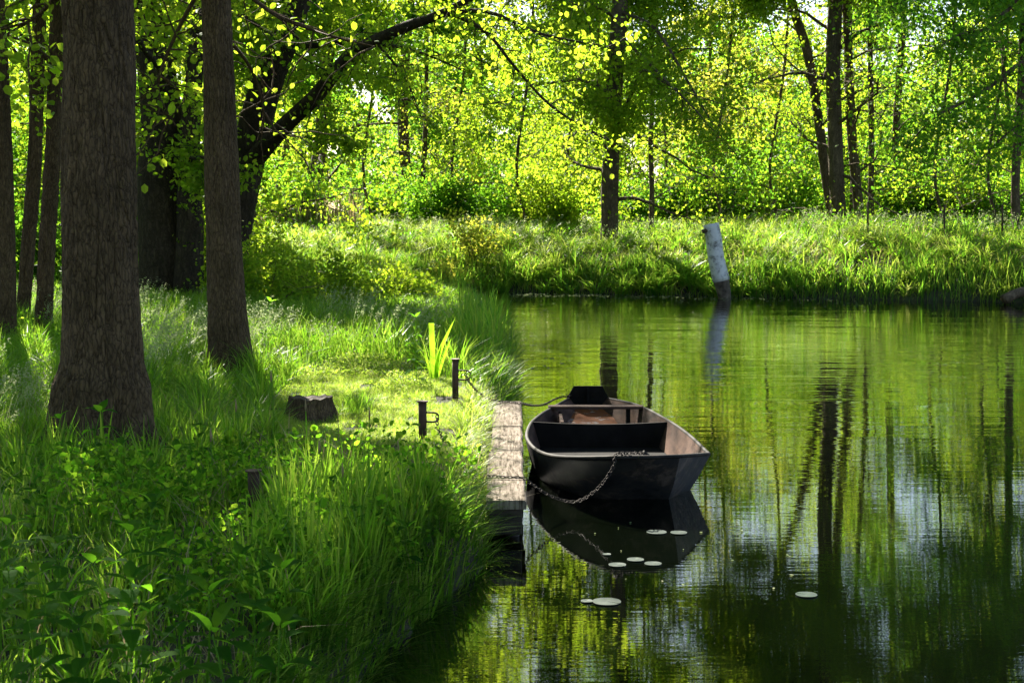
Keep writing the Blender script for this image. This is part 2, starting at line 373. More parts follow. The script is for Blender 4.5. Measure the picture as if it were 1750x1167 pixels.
def build_tree(name, trunk, label, group=None, cat='tree', crown=(4, 15, 3.5), leaves=26000, lsize=.13, mat=None, bark=None, limbs=12, seg=14,
               extra=(), near=False, sparse=.35, low=None, flare=0.0, sigma=.33, lump=.08, cullz=True, droopy=0.0, steps=4, fine=False):
    """trunk: [(x,y,z,r)...]; crown: (lowest limb z, top z, spread)."""
    mat = mat or M_LEAF; bark = bark or M_BARKF
    tr = crom(np.array(trunk, float), steps); b0 = trunk[0]
    if flare:
        f = np.exp(-(tr[:, 2] - tr[0, 2]) / .45); tr[:, 3] *= 1 + flare * f
    root = thing(name, (b0[0], b0[1], b0[2]), label, cat, group)
    rl = None
    if fine:
        tv = tr[tr[:, 2] < 5.6]; zq = np.arange(tv[0, 2], tv[-1, 2], .013); tq = np.stack([np.interp(zq, tr[:, 2], tr[:, i]) for i in range(4)], 1); tr = np.vstack([tq, tr[tr[:, 2] > 5.62]])
        rl = bark_relief(seg, tr[:, 2], trunk[4][3], b0[0])
    wood = MB(); wood.tube(tr[:, :3], tr[:, 3], seg, lump=lump, phase=b0[0], relief=rl, lobe=(flare * 1.2 * np.exp(-(tr[:, 2] - tr[0, 2]) / .4)) if flare else None)
    nodes = []; wts = []; z0, z1, sp = crown
    if near: sigma = .15
    zs = tr[:, 2]
    for k in range(limbs):
        f = (k + .5) / limbs; z = z0 + (z1 - z0) * f * .92
        c = np.array([np.interp(z, zs, tr[:, 0]), np.interp(z, zs, tr[:, 1]), z]); r0 = np.interp(z, zs, tr[:, 3]) * .27
        az = k * 2.4 + rng.uniform(-.5, .5); el = .25 + .6 * f + rng.uniform(-.15, .2) - droopy
        L = sp * (1 - .4 * f) * rng.uniform(.75, 1.2) * (1.0 if f > .15 else .85)
        path = wander(c, (math.cos(az) * math.cos(el), math.sin(az) * math.cos(el), math.sin(el)), L, 8, .6, -.25 - droopy)
        wood.tube(path, np.linspace(max(r0, .02), .007, 9), 5, cap=False)
        nodes += list(path[2:]); wts += [1.0] * 7
        for q in range(5):
            i0 = rng.integers(1, 8); dd = rng.normal(size=3); dd[2] *= .5; dd[2] -= droopy
            sub = wander(path[i0], dd + (path[i0] - path[i0 - 1]) / L * 4, L * rng.uniform(.3, .55), 4, .5, -.3)
            wood.tube(sub, np.linspace(.014, .005, 5), 3, cap=False); nodes += list(sub[1:])
            wts += [1.0] * 4
            for _ in range(2 if near else 0):
                t2_ = wander(sub[rng.integers(1, 5)], rng.normal(size=3) + np.array([0, 0, -.2]), L * .2, 4, .6, -.3)
                wood.tube(t2_, np.linspace(.007, .003, 5), 3, cap=False); nodes += list(t2_[1:]); wts += [1.0] * 4
            tw = wander(sub[2], rng.normal(size=3) + np.array([0, 0, -.3]), L * .28, 3, .5, -.3)
            wood.tube(tw, np.linspace(.008, .004, 4), 3, cap=False); nodes += list(tw[1:]); wts += [1.0] * 3
    for path, r0, r1, dens in extra:
        path = crom(path, 4); wood.tube(path, np.linspace(r0, r1, len(path)), 8 if r0 > .05 else 5, cap=False, lump=.1)
        for q in range(int(len(path) * dens)):
            i0 = rng.integers(2, len(path)); sub = wander(path[i0], rng.normal(size=3) + np.array([0, 0, -.2]), rng.uniform(.5, 1.3), 5, .6, -.35)
            wood.tube(sub, np.linspace(.012, .004, 6), 4, cap=False); nodes += list(sub[1:]); wts += [sparse] * 5
    nodes = np.array(nodes); wt = rng.gamma(.8 if trunk[0][1] > 42 else 1.0, 1.0, len(nodes)) * np.array(wts)
    if trunk[0][1] > 42: wt = wt * (1 + .6 * (nodes[:, 2] > 8.0))
    wt /= wt.sum()
    idx = rng.choice(len(nodes), leaves, p=wt)
    p = nodes[idx] + rng.normal(size=(leaves, 3)) * sigma * np.array([1, 1, .7]) * rng.uniform(.5, 1.5, (leaves, 1))
    p = p[p[:, 2] > height(p[:, 0], p[:, 1]) + .15]
    if cullz: p = p[sun_cull(p)]
    V, Q = leaf_arrays(p, lsize, near)
    wood.build('trunk', bark, root, smooth=True)
    mb = MB(); mb.add(V, Q); mb.build('crown', mat, root)
    return root

def straight(px_list, Y, wpx, top=14, base_z=None, rtop=.35):
    """trunk through screen points [(px,py)...] bottom to top at distance Y, wpx = width in photo pixels"""
    pts = [PD(a, b, Y) for a, b in px_list]; r = wpx / 2 * Y / F
    x0, y0, z0 = pts[0]; hz = float(height(x0, y0))
    out = [(x0, Y, hz - .15, r * 1.12)] + [(p[0], Y, p[2], r * (1 - .03 * k)) for k, p in enumerate(pts) if p[2] > hz + .2]
    lx, lz = out[-1][0], out[-1][2]; dx = (out[-1][0] - out[-2][0]) / max(out[-1][2] - out[-2][2], .1)
    if top > lz + 1:
        out.append((lx + dx * (top - lz) * .4, Y, (lz + top) / 2, out[-1][3] * .75)); out.append((lx + dx * (top - lz) * .6, Y, top, .03))
    return out

# ---- near trunks on the left bank
t1 = [(*PD(172, 800, 10.0), .40), (*PD(171, 740, 10.0), .315), (*PD(174, 680, 10.0), .302), (*PD(175, 655, 10.0), .300), (*PD(175, 625, 10.0), .270), (*PD(175, 590, 10.0), .262), (*PD(172, 400, 10.0), .255), (*PD(168, 200, 10.0), .243), (*PD(166, 0, 10.0), .24), (-2.95, 10.0, 7, .21), (-3.0, 10.1, 15, .05)]
build_tree('alder_tree', t1, 'thickest trunk, rough fissured brown bark, standing close on the left bank', crown=(9, 15, 4.2), near=True, leaves=20000, lsize=.075, bark=M_BARK, fine=True, seg=300, flare=.32, lump=.05, limbs=12, steps=12,
           extra=[([PD(150, -90, 10.8), PD(100, -10, 11.2), PD(60, 30, 11.4), PD(10, 60, 11.6)], .03, .008, .8)])
t2 = [(*PD(394, 665, 15.2), .265), (*PD(392, 600, 15.2), .225), (*PD(388, 520, 15.2), .20), (*PD(383, 400, 15.2), .188), (*PD(376, 200, 15.2), .17), (*PD(369, 0, 15.2), .155), (-3.2, 15.2, 8, .13), (-3.3, 15.3, 14, .04)]
build_tree('alder_tree', t2, 'slimmer straight brown trunk between the thickest trunk and the sunny grass', crown=(9, 15, 3.6), near=True, leaves=20000, lsize=.08, bark=M_BARKS, fine=True, seg=220, flare=.15, lump=.05, steps=10,
           extra=[([PD(365, -60, 15.5), PD(300, 60, 16), PD(270, 150, 16.2), PD(300, 215, 16.3)], .03, .006, 1.6),
                  ([PD(372, -60, 15.5), PD(460, 20, 15.8), PD(560, 60, 16), PD(640, 80, 16)], .03, .006, 1.2),
                  ([PD(385, 60, 15.4), PD(430, 120, 16.4), PD(450, 190, 17), PD(440, 240, 17.3)], .025, .006, 1.0)])
LT = [([(8, 590), (12, 500), (8, 350), (2, 200), (-8, 0)], 17.5, 34, 'dark trunk cut by the left edge of the photo'),
      ([(38, 590), (42, 500), (58, 300), (63, 150), (68, 0)], 19.5, 25, 'slim leaning trunk standing in the middle of the leftmost three'),
      ([(72, 600), (78, 480), (88, 300), (96, 120), (100, 0)], 18.2, 29, 'slim trunk just left of the thickest trunk')]
for pl, Yd, wp, lb in LT:
    build_tree('alder_tree', straight(pl, Yd, wp), lb, crown=(4.6, 14, 4.4), near=True, leaves=40000, lsize=.072, bark=M_BARKS, fine=True, seg=120, flare=.1,
               extra=[([PD(pl[3][0], pl[3][1], Yd), PD(pl[3][0] - 60, 60, Yd - .5), PD(-90, 20, Yd - 1)], .03, .008, 1.2)])
# ---- old trees in the shade behind
ot = [(*PD(280, 560, 27), .55), (*PD(280, 440, 27), .47), (*PD(276, 360, 27), .42), (*PD(272, 290, 27), .40), (*PD(272, 150, 27), .36), (-7.3, 27, 8, .2), (-8.6, 27, 10.5, .1), (-9.6, 27, 14, .03)]
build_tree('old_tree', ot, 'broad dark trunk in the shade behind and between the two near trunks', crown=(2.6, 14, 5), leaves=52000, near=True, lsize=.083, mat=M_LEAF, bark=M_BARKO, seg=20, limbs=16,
           extra=[([PD(322, 520, 26.6), PD(325, 400, 26.6), PD(322, 300, 26.6), PD(330, 150, 26.6), PD(350, -60, 26.6)], .3, .12, .6)])
lt = [(*PD(385, 540, 28.5), .42), (*PD(395, 430, 28.5), .36), (*PD(412, 330, 28.5), .34), (*PD(430, 240, 28.5), .33), (*PD(455, 150, 28.3), .3), (*PD(490, 60, 28), .26), (*PD(520, -40, 28), .2), (-3.6, 28, 11, .06)]
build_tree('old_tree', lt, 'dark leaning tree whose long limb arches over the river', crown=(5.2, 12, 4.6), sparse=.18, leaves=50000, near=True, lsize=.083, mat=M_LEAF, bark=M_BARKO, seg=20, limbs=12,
           extra=[([PD(425, 285, 28.4), PD(480, 222, 27.5), PD(540, 165, 26.6), PD(600, 95, 25.8), PD(680, 52, 25), PD(745, 28, 24.5), PD(820, -10, 24.2)], .2, .05, 1.0),
                  ([PD(760, 18, 24.4), PD(830, 55, 24.1), PD(880, 115, 23.8), PD(940, 180, 23.6), PD(1010, 225, 23.5), PD(1080, 260, 23.4)], .04, .008, 1.0),
                  ([PD(745, 28, 24.5), PD(830, 20, 24.2), PD(930, 60, 24), PD(1040, 80, 23.8)], .05, .01, 1.3),
                  ([PD(640, 70, 25.3), PD(690, 130, 25), PD(720, 200, 24.6)], .03, .008, 1.0)])
# ---- trees of the far bank with trunks one can see
FT = [([(1041, 400), (1042, 330), (1046, 230), (1052, 120), (1060, 0)], 44, 30, 'dark trunk at the edge of the lit meadow behind the far end of the boat', M_LEAF),
      ([(1434, 385), (1430, 300), (1426, 200), (1424, 100), (1428, 0)], 46, 27, 'stoutest straight trunk of the cluster on the far bank', M_LEAF),
      ([(1424, 385), (1410, 290), (1398, 200), (1380, 90), (1352, 0)], 47, 17, 'trunk curving away to the left beside the stoutest trunk of the far cluster', M_LEAF),
      ([(1470, 385), (1461, 290), (1454, 200), (1450, 100), (1447, 0)], 47.5, 17, 'slim straight trunk just right of the stoutest trunk of the far cluster', M_LEAF),
      ([(1488, 385), (1489, 300), (1489, 200), (1487, 80), (1486, 0)], 48, 10, 'thinnest straight pole of a trunk in the far cluster', M_LEAFD),
      ([(1532, 385), (1525, 300), (1530, 240), (1536, 150), (1545, 0)], 52, 14, 'slender trunk farthest right in the far cluster', M_LEAFD),
      ([(1113, 392), (1114, 320), (1112, 250), (1115, 150), (1112, 0)], 46, 9, 'young thin tree between the birch post and the dark trunk', M_LEAF),
      ([(523, 378), (530, 330), (545, 270), (552, 200), (560, 60)], 50, 26, 'dark bent trunk beyond the sunny meadow on the left', M_LEAF),
      ([(700, 388), (702, 340), (690, 250), (690, 120), (700, 0)], 56, 20, 'grey trunk half hidden by leaves above the middle of the meadow', M_LEAF),
      ([(1742, 400), (1735, 340), (1738, 250), (1745, 150), (1750, 0)], 44, 15, 'dark trunk at the right edge of the photo', M_LEAFD)]
for k, (pl, Yd, wp, lb, mt) in enumerate(FT):
    ex = []
    if k == 0:
        ex = [([PD(1056, 60, 44), PD(1090, 90, 42), PD(1140, 140, 40), PD(1190, 190, 39), PD(1250, 260, 38)], .06, .01, 1.2),
              ([PD(1060, 20, 44), PD(1120, 50, 42), PD(1170, 130, 40.5), PD(1230, 230, 39.5), PD(1290, 300, 39)], .06, .01, 1.2),
              ([PD(1046, 230, 44), PD(1080, 160, 42), PD(1100, 120, 41), PD(1150, 150, 40), PD(1270, 190, 38)], .06, .01, 1.2)]
    if k == 9:
        ex = [([PD(1800, -80, 40), PD(1700, 40, 38), PD(1640, 60, 37), PD(1560, 110, 36)], .08, .01, 2.5), ([PD(1800, 60, 40), PD(1690, 150, 38), PD(1600, 200, 37), PD(1540, 260, 36.5)], .07, .01, 2.5),
              ([PD(1800, -100, 39), PD(1680, -30, 37), PD(1580, -10, 36), PD(1500, 20, 35.5)], .07, .01, 2.5), ([PD(1790, 180, 39), PD(1720, 230, 38), PD(1660, 290, 37.5)], .05, .01, 2.0)]
    thin = wp < 12
    build_tree('alder_tree', straight(pl, Yd, wp, top=12 if thin else 19), lb, crown=(3.2 if 1400 < pl[0][0] < 1540 else 2.3, 12 if thin else 21, 2.6 if thin else 4.8), leaves=14000 if thin else (64000 if k == 9 else 76000), lsize=.118, mat=mt, limbs=10 if thin else 22, extra=ex)
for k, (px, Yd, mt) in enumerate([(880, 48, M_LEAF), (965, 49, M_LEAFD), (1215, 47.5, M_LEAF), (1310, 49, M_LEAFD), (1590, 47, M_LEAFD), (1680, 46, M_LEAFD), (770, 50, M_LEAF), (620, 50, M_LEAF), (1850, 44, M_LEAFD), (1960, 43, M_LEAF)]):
    x = (px - 875) / F * Yd; z = float(height(x, Yd))
    build_tree('alder_tree', [(x, Yd, z - .2, .07), (x + .35, Yd, 2, .055), (x + .05, Yd, 4, .05), (x + .6, Yd, 9, .045), (x + .3, Yd, 20, .02)], 'leafy tree at the front edge of the wood with its trunk lost in foliage', 'leafy trees along the front edge of the wood',
               crown=(1.9, 20, 4.0), leaves=60000, lsize=.118, mat=mt, limbs=20, seg=10)
# ---- the rest of the wood behind, in rows
hx = 0
for row, (Yd, n, top, sp, lv) in enumerate([(53, 8, 18, 4.6, 46000), (62, 8, 13, 5.4, 38000), (76, 8, 13.5, 6.5, 36000)]):
    W = Yd * .42
    for k in range(n):
        x = -W + 2 * W * (k + .5 + rng.uniform(-.3, .3)) / n - Yd * .02; y = Yd + rng.uniform(-3, 3)
        r = rng.uniform(.05, .13); z = float(height(x, y)); lean = rng.normal() * .06
        tp = top * rng.uniform(.85, 1.15)
        tr = [(x, y, z - .2, r * 1.2), (x + lean * 2, y, 2, r), (x + lean * 5 + .1, y, 5, r * .85), (x + lean * 9, y, 9, r * .6), (x + lean * 12, y, tp, .03)]
        build_tree('alder_tree', tr, ['leafy tree in the wood right behind the far bank', 'leafy tree deeper in the wood beyond the far bank', 'leafy tree at the back of the wood beyond the far bank'][row],
                   'trees of the wood behind the far bank, row %s' % ['one', 'two', 'three'][row], crown=(1.6 if row else 2.6, tp, sp), leaves=lv, lsize=.125 + .02 * row,
                   mat=[M_LEAF, M_LEAFD, M_LEAF, M_LEAFY, M_LEAF][hx % 5], limbs=14, seg=8); hx += 1
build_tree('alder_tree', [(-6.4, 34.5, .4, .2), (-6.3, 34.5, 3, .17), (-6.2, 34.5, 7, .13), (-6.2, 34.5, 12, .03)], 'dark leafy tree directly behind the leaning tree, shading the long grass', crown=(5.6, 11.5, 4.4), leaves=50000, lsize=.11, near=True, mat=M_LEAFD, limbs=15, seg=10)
# trees at the left beyond the trunks
for k, (x, y, tp) in enumerate([(-10, 34, 13), (-14, 29, 13), (-7.5, 40, 13), (-13, 42, 14), (-18, 37, 13), (-11.5, 23, 12), (-4.2, 37.5, 11.5)]):
    z = float(height(x, y)); r = .17
    if k == 6: continue
    build_tree('alder_tree', [(x, y, z - .2, r * 1.2), (x + .1, y, 3, r), (x + .3, y, 7, r * .7), (x + .3, y, tp, .03)], 'leafy tree in the shade behind the left trunks',
               'trees behind the left trunks', crown=(1.8, tp, 4.8), leaves=30000, lsize=.13, limbs=14, seg=8, mat=[M_LEAF, M_LEAFD][k % 2])

for x, y in ((-5.5, 3.5), (-9, 8), (-4.0, -3.5), (4.5, -5), (-9, 13)):  # unseen trees added overhead to keep sky light off the foreground
    z = float(height(x, y))
    build_tree('alder_tree', [(x, y, z - .2, .24), (x + .1, y, 3, .2), (x + .2, y, 7, .16), (x + .2, y, 14, .03)], 'leafy alder added out of view to block sky light from the foreground',
               'unseen alders added to block sky light', crown=(6.0, 14.5, 4.8), leaves=24000, lsize=.12, limbs=14, seg=14, bark=M_BARKS)

# ------------------------------------------------------------------ shrubs
def shrub(name, c, rad, h, n, ls, mat, label, group=None, stems=9, sigma=.16, near=False, cull=False):
    z = float(height(c[0], c[1])); root = thing(name, (c[0], c[1], z), label, 'bush', group)
    wood = MB(); nodes = []
    for k in range(stems):
        a = rng.uniform(0, 6.28); d = (math.cos(a) * rad * rng.uniform(.1, 1), math.sin(a) * rad * rng.uniform(.1, 1), h)
        p = wander((c[0] + d[0] * .1, c[1] + d[1] * .1, z - .05), d, math.hypot(rad * .6, h) * rng.uniform(.6, 1.1), 6, .5, -.2)
        wood.tube(p, np.linspace(.018, .006, 7), 4, cap=False); nodes += list(p[2:])
        for q in range(4):
            s = wander(p[rng.integers(1, 6)], rng.normal(size=3) + np.array([0, 0, .2]), rad * .5, 4, .5); wood.tube(s, np.linspace(.008, .003, 5), 3, cap=False); nodes += list(s[1:])
    nodes = np.array(nodes); wt = rng.gamma(1.2, 1, len(nodes)); wt /= wt.sum()
    p = nodes[rng.choice(len(nodes), n, p=wt)] + rng.normal(size=(n, 3)) * sigma
    p = p[p[:, 2] > height(p[:, 0], p[:, 1]) + .03]
    V, Q = leaf_arrays(p, ls, near); wood.build('stems', M_BARKF, root, True); mb = MB(); mb.add(V, Q); mb.build('foliage', mat, root)
    return root
for k, (px, Yd, rd, hh) in enumerate([(445, 25, 1.0, .9), (495, 27, 1.0, .75), (560, 28.5, 1.0, .6), (630, 29.5, 1.0, .5), (690, 31, .8, .45), (345, 29, 1.4, 1.6), (420, 31, 1.3, 1.7)]):
    x = (px - 875) / F * Yd
    shrub('bush', (x, Yd), rd, hh, 5200, .075, M_LEAF, 'low leafy bush where the tall bank grass meets the trees', 'low bushes at the back of the left bank', near=False)
shrub('bush', PD(760, 480, 36.5)[:2], .7, .55, 1300, .09, M_LEAFY, 'yellowish low bush leaning over the mouth of the inlet')
shrub('sapling', PD(812, 400, 43)[:2], 1.0, 1.7, 1500, .1, M_LEAFY, 'pale yellow green sapling at the left end of the far meadow')
SB = [(760, 47), (900, 48), (960, 46), (1085, 48), (1170, 49), (1230, 47), (1290, 49), (1345, 51), (1560, 49), (1620, 47), (1690, 46), (600, 52), (650, 49), (860, 53), (1010, 52), (1400, 56), (480, 46), (420, 50), (1745, 48), (1790, 45), (300, 42), (180, 38), (60, 36), (-60, 36), (15, 30), (130, 27)]
for k, (px, Yd) in enumerate(SB):
    x = (px - 875) / F * Yd
    shrub('bush', (x, Yd + 2.5), 1.6, 1.7 + .7 * (k % 3), 6500, .12, [M_LEAFD, M_LEAFD, M_LEAF, M_LEAFD][k % 4], 'leafy undergrowth bush at the foot of the wood', 'bushes at the foot of the wood', stems=12, sigma=.28)  # dark leaves on most bushes put the understory shade into the colour
# far-off wood that closes the view
def wood_mass():
    n = 260000; x = rng.uniform(-60, 60, n); y = rng.uniform(84, 98, n); top = 9 + 5 * vnoise(x, y, 5); z = 1 + rng.random(n) * top
    k = (vnoise(x + z * .7, z * 1.3, 1.6) > .38); p = np.stack([x, y, z], 1)[k]
    V, Q = leaf_arrays(p, .34); mb = MB(); mb.add(V, Q)
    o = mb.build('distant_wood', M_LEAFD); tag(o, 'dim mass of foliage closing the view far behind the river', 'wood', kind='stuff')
wood_mass()

# ------------------------------------------------------------------ grass
def blades(x, y, z, h, wd, bend, az=None, seg=2, zup=1.0):
    n = len(x); az = rng.uniform(0, 2 * np.pi, n) if az is None else az
    dx, dy = np.cos(az), np.sin(az); fa = az + np.pi / 2 + rng.normal(size=n) * .5; wx, wy = np.cos(fa) * wd / 2, np.sin(fa) * wd / 2
    V = []; T = np.linspace(0, 1, seg + 1)
    for t in T:
        o = bend * h * t ** 2; zz = z + h * t * (1 - .35 * bend * t); taper = 1 - .25 * t
        cx, cy = x + dx * o, y + dy * o
        if t < 1:
            V += [np.stack([cx - wx * taper, cy - wy * taper, zz], 1), np.stack([cx + wx * taper, cy + wy * taper, zz], 1)]
        else: V.append(np.stack([cx, cy, zz], 1))
    m = len(V); V = np.stack(V, 1).reshape(-1, 3); k = np.arange(n)[:, None] * m
    Q = np.concatenate([k + np.array([[2 * s, 2 * s + 1, 2 * s + 3, 2 * s + 2]]) for s in range(seg - 1)])
    Tt = k + np.array([[2 * seg - 2, 2 * seg - 1, 2 * seg]])
    return V, Q, Tt
def scatter(xa, xb, ya, yb, dens, mask=None):
    n = int((xb - xa) * (yb - ya) * dens); x = rng.uniform(xa, xb, n); y = rng.uniform(ya, yb, n)
    k = np.ones(n, bool)
    if mask is not None: k &= mask(x, y)
    return x[k], y[k]
PATCH = spoly([(455, 690), (520, 640), (640, 612), (720, 640), (850, 668), (878, 690), (850, 800), (760, 790), (640, 790), (480, 760)], .4)
def view(x, y, m=1.5): return (x > -.365 * y - m) & (x < .365 * y + m)
def not_trunk(x, y):
    return (np.hypot(x + 2.9, y - 10.0) > .4) & (np.hypot(x + 3.0, y - 15.2) > .27) & (np.hypot(x + 1.78, y - 12.75) > .24)
def plank_zone(x, y): return (x > -.17) & (y > 8.95) & (y < 14.3)
def grass_obj(name, parts, mat, label):
    mb = MB()
    for p in parts: mb.add(*p)
    tag(mb.build(name, mat), label, 'grass', kind='stuff')
parts = []
def mk(xa, xb, ya, yb, dens, hfun, wd, bend, seg=2, extra=None, lean=None):
    x, y = scatter(xa, xb, ya, yb, dens, lambda x, y: view(x, y) & not_trunk(x, y) & ~plank_zone(x, y))
    d = sdist(x, y); k = d > -.02
    if extra is not None: k &= extra(x, y, d)
    x, y, d = x[k], y[k], d[k]; h = hfun(x, y, d) * rng.uniform(.5, 1.15, len(x)); z = height(x, y, d) - .02
    b = np.clip(bend * rng.uniform(.3, 1.6, len(x)), 0, 1.3)
    az = None
    if lean is not None: az = lean(x, y, d)
    return blades(x, y, z, h, wd * rng.uniform(.6, 1.4, len(x)), b, az, seg)
def tufts(xc, yc, per, h, rad, wd, bend):
    n = len(xc); x0 = np.repeat(xc, per); y0 = np.repeat(yc, per); az = rng.uniform(0, 2 * np.pi, n * per); rr = rad * rng.random(n * per) ** .7
    hh = np.repeat(h, per) * rng.uniform(.55, 1.1, n * per); x = x0 + np.cos(az) * rr; y = y0 + np.sin(az) * rr
    k = sdist(x, y) > -.05; x, y, az, hh = x[k], y[k], az[k], hh[k]
    return blades(x, y, height(x, y) - .02, hh, wd * rng.uniform(.6, 1.4, len(x)), np.clip(bend * rng.uniform(.3, 1.7, len(x)), 0, 1.4), az + rng.normal(size=len(x)) * .5, 3)
def tuft_spots(xa, xb, ya, yb, n, extra=None):
    x = rng.uniform(xa, xb, n); y = rng.uniform(ya, yb, n); d = sdist(x, y); k = (d > .03) & view(x, y) & not_trunk(x, y) & ~plank_zone(x, y)
    if extra is not None: k &= extra(x, y, d)
    return x[k], y[k]
inP = lambda x, y: inside(PATCH, x, y)
def clump(x, y, s, o, t): return vnoise(x, y, s, o) > t * rng.random(len(x))
def h_near(x, y, d): return (.18 + .2 * vnoise(x, y, .6, 2)) * (1 - .8 * np.exp(-((x + 1.42) ** 2 / .06 + (y - 7.5) ** 2 / .5))) * (1 - .35 * sstep(-1.0, -.2, x)) * (1 - .3 * sstep(7.2, 5.5, y)) * (1 - .62 * sstep(8.1, 9.2, y) * sstep(-2.2, -1.4, x))
def h_mid(x, y, d): return .25 + .3 * vnoise(x, y, 1.1, 4) + .15 * sstep(16.5, 18, y) * sstep(24, 20, y)
# near left bank, out of the mown path
parts.append(mk(-6.5, .1, 3.0, 10.6, 1700, h_near, .009, .4, 3, lambda x, y, d: ~inP(x, y) & clump(x, y, .35, 9, 1.3)))
parts.append(mk(-6.5, .1, 10.6, 16.5, 1500, lambda x, y, d: .2 + .25 * vnoise(x, y, .8, 2) * sstep(-.3, -1.5, x), .007, .5, 2, lambda x, y, d: ~inP(x, y) & clump(x, y, .4, 9, 1.2) & ~((x > -1.2) & (y < 11.5))))
parts.append(mk(-11.5, .1, 16.5, 24, 750, h_mid, .010, .5, 2, lambda x, y, d: clump(x, y, .5, 9, 1.1)))
parts.append(mk(-14, .1, 24, 37, 330, lambda x, y, d: .22 + .18 * vnoise(x, y, 1.4, 4), .013, .5, 2))
x, y = tuft_spots(-6, 0, 3.5, 10.5, 260, lambda x, y, d: ~inP(x, y) & (np.hypot(x + 1.45, y - 7.5) > .7) & ~((x > -1.9) & (y > 8.2))); parts.append(tufts(x, y, 50, rng.uniform(.25, .5, len(x)), .07, .009, .45))
x, y = tuft_spots(-1.6, -.4, 6.2, 8.3, 70, lambda x, y, d: ~inP(x, y) & (x > -1.25)); parts.append(tufts(x, y, 36, rng.uniform(.35, .58, len(x)), .09, .012, .22))
a_ = rng.uniform(0, 6.28, 22); x = -1.78 + .36 * np.cos(a_) * rng.uniform(.8, 1.5, 22); y = 12.7 + .33 * np.sin(a_) * rng.uniform(.8, 1.5, 22); parts.append(tufts(x, y, 26, rng.uniform(.12, .3, 22), .05, .006, .6))
a_ = rng.uniform(0, 6.28, 40); x = -2.92 + .48 * np.cos(a_) * rng.uniform(.85, 1.3, 40); y = 10.0 + .48 * np.sin(a_) * rng.uniform(.85, 1.3, 40); parts.append(tufts(x, y, 30, rng.uniform(.2, .45, 40), .06, .008, .5))
x, y = tuft_spots(-3.2, -1.9, 8.5, 11.5, 16); parts.append(tufts(x, y, 26, rng.uniform(.35, .6, len(x)), .05, .013, .35))
x, y = tuft_spots(-9, 0, 10.5, 24, 560, lambda x, y, d: ~inP(x, y)); parts.append(tufts(x, y, 50, rng.uniform(.3, .62, len(x)), .09, .010, .6))
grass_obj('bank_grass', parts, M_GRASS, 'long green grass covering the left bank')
# lawn of the path
lawn = [mk(-3.2, .0, 9.6, 18, 11000, lambda x, y, d: .05 + .06 * vnoise(x, y, .3, 2), .0045, .6, 2, lambda x, y, d: inP(x, y) & (vnoise(x, y, .16, 31) > .26))]
lawn.append(mk(-.45, .02, 9.0, 14.3, 2600, lambda x, y, d: .16 + .08 * vnoise(x, y, .3, 2), .005, .9, 3, lambda x, y, d: (d > .0) & (d < .3)))
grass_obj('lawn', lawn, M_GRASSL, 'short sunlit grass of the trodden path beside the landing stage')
# overhanging fringe at the waterline
fr = [mk(-1.6, .2, 5.0, 9.2, 2000, lambda x, y, d: .2 + .16 * vnoise(x, y, .3, 2), .0085, 1.0, 3, lambda x, y, d: d < .3, lambda x, y, d: rng.normal(size=len(x)) * .8 - .3)]
grass_obj('bank_fringe', fr, M_FRINGE, 'grass hanging over the edge of the near bank')
# reeds at the water
rd = [mk(-1.2, .3, 15.2, 25, 420, lambda x, y, d: (.62 + .35 * vnoise(x, y, .8, 2)) * (1 - .5 * sstep(21, 24, y)) * (.55 + .45 * sstep(15.8, 17.5, y)), .016, .28, 3, lambda x, y, d: (d < .7) & clump(x, y, .4, 3, 1.3)),
      mk(-1.2, .3, 14.5, 24, 700, lambda x, y, d: .35 + .2 * vnoise(x, y, .8, 2), .008, .9, 3, lambda x, y, d: (d < .5), lambda x, y, d: rng.normal(size=len(x)) * .9),
      mk(-2, 18, 34, 43, 300, lambda x, y, d: (.5 + .55 * vnoise(x, y, 1.2, 2)), .022, .35, 3, lambda x, y, d: (d < 1.0) & clump(x, y, .7, 3, 1.4) & ((x > 5.5) | (rng.random(len(x)) < .25)))]
grass_obj('reeds', rd, M_REED, 'upright reeds standing along the waterline')
fg = [mk(-7, 22, 34, 50, 330, lambda x, y, d: .2 + .5 * vnoise(x, y, 1.6, 2) * vnoise(x, y, .5, 7) * 1.6, .02, .85, 2, lambda x, y, d: clump(x, y, .9, 5, 1.0)),
      mk(-20, 26, 50, 66, 60, lambda x, y, d: .6 + .3 * vnoise(x, y, 1.6, 2), .045, .5, 2)]
x, y = tuft_spots(-8, 20, 36, 50, 1500); fg.append(tufts(x, y, 50, rng.uniform(.3, .75, len(x)) * (.6 + .8 * vnoise(x, y, 1.3, 19)), .16, .022, .95))
x, y = tuft_spots(-1.5, 8, 38, 42, 260, lambda x, y, d: d < 1.3); rd2 = []; rd2.append(tufts(x, y, 70, rng.uniform(.35, .85, len(x)), .18, .022, 1.1))
x, y = tuft_spots(-8, 20, 36, 48, 700); rd2.append(tufts(x, y, 50, rng.uniform(.35, .8, len(x)), .14, .022, .6))
grass_obj('tufted_sedge', rd2, M_REED, 'drooping green sedge tufts along the far bank')
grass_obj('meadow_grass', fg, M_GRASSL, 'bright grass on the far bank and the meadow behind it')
dg = [mk(-5, .1, 4.0, 12, 60, lambda x, y, d: .3 + .2 * vnoise(x, y, .6, 2), .005, .8, 3, lambda x, y, d: ~inP(x, y)), mk(-.6, .1, 5, 14, 160, lambda x, y, d: .15 + .1 * vnoise(x, y, .6, 2), .005, 1.2, 3, lambda x, y, d: d < .4), mk(-4, 14, 38, 42, 30, lambda x, y, d: .5 + 0 * x, .02, .9, 3)]
grass_obj('dry_grass', dg, M_DRY, 'scattered dead straw coloured blades in the green grass')
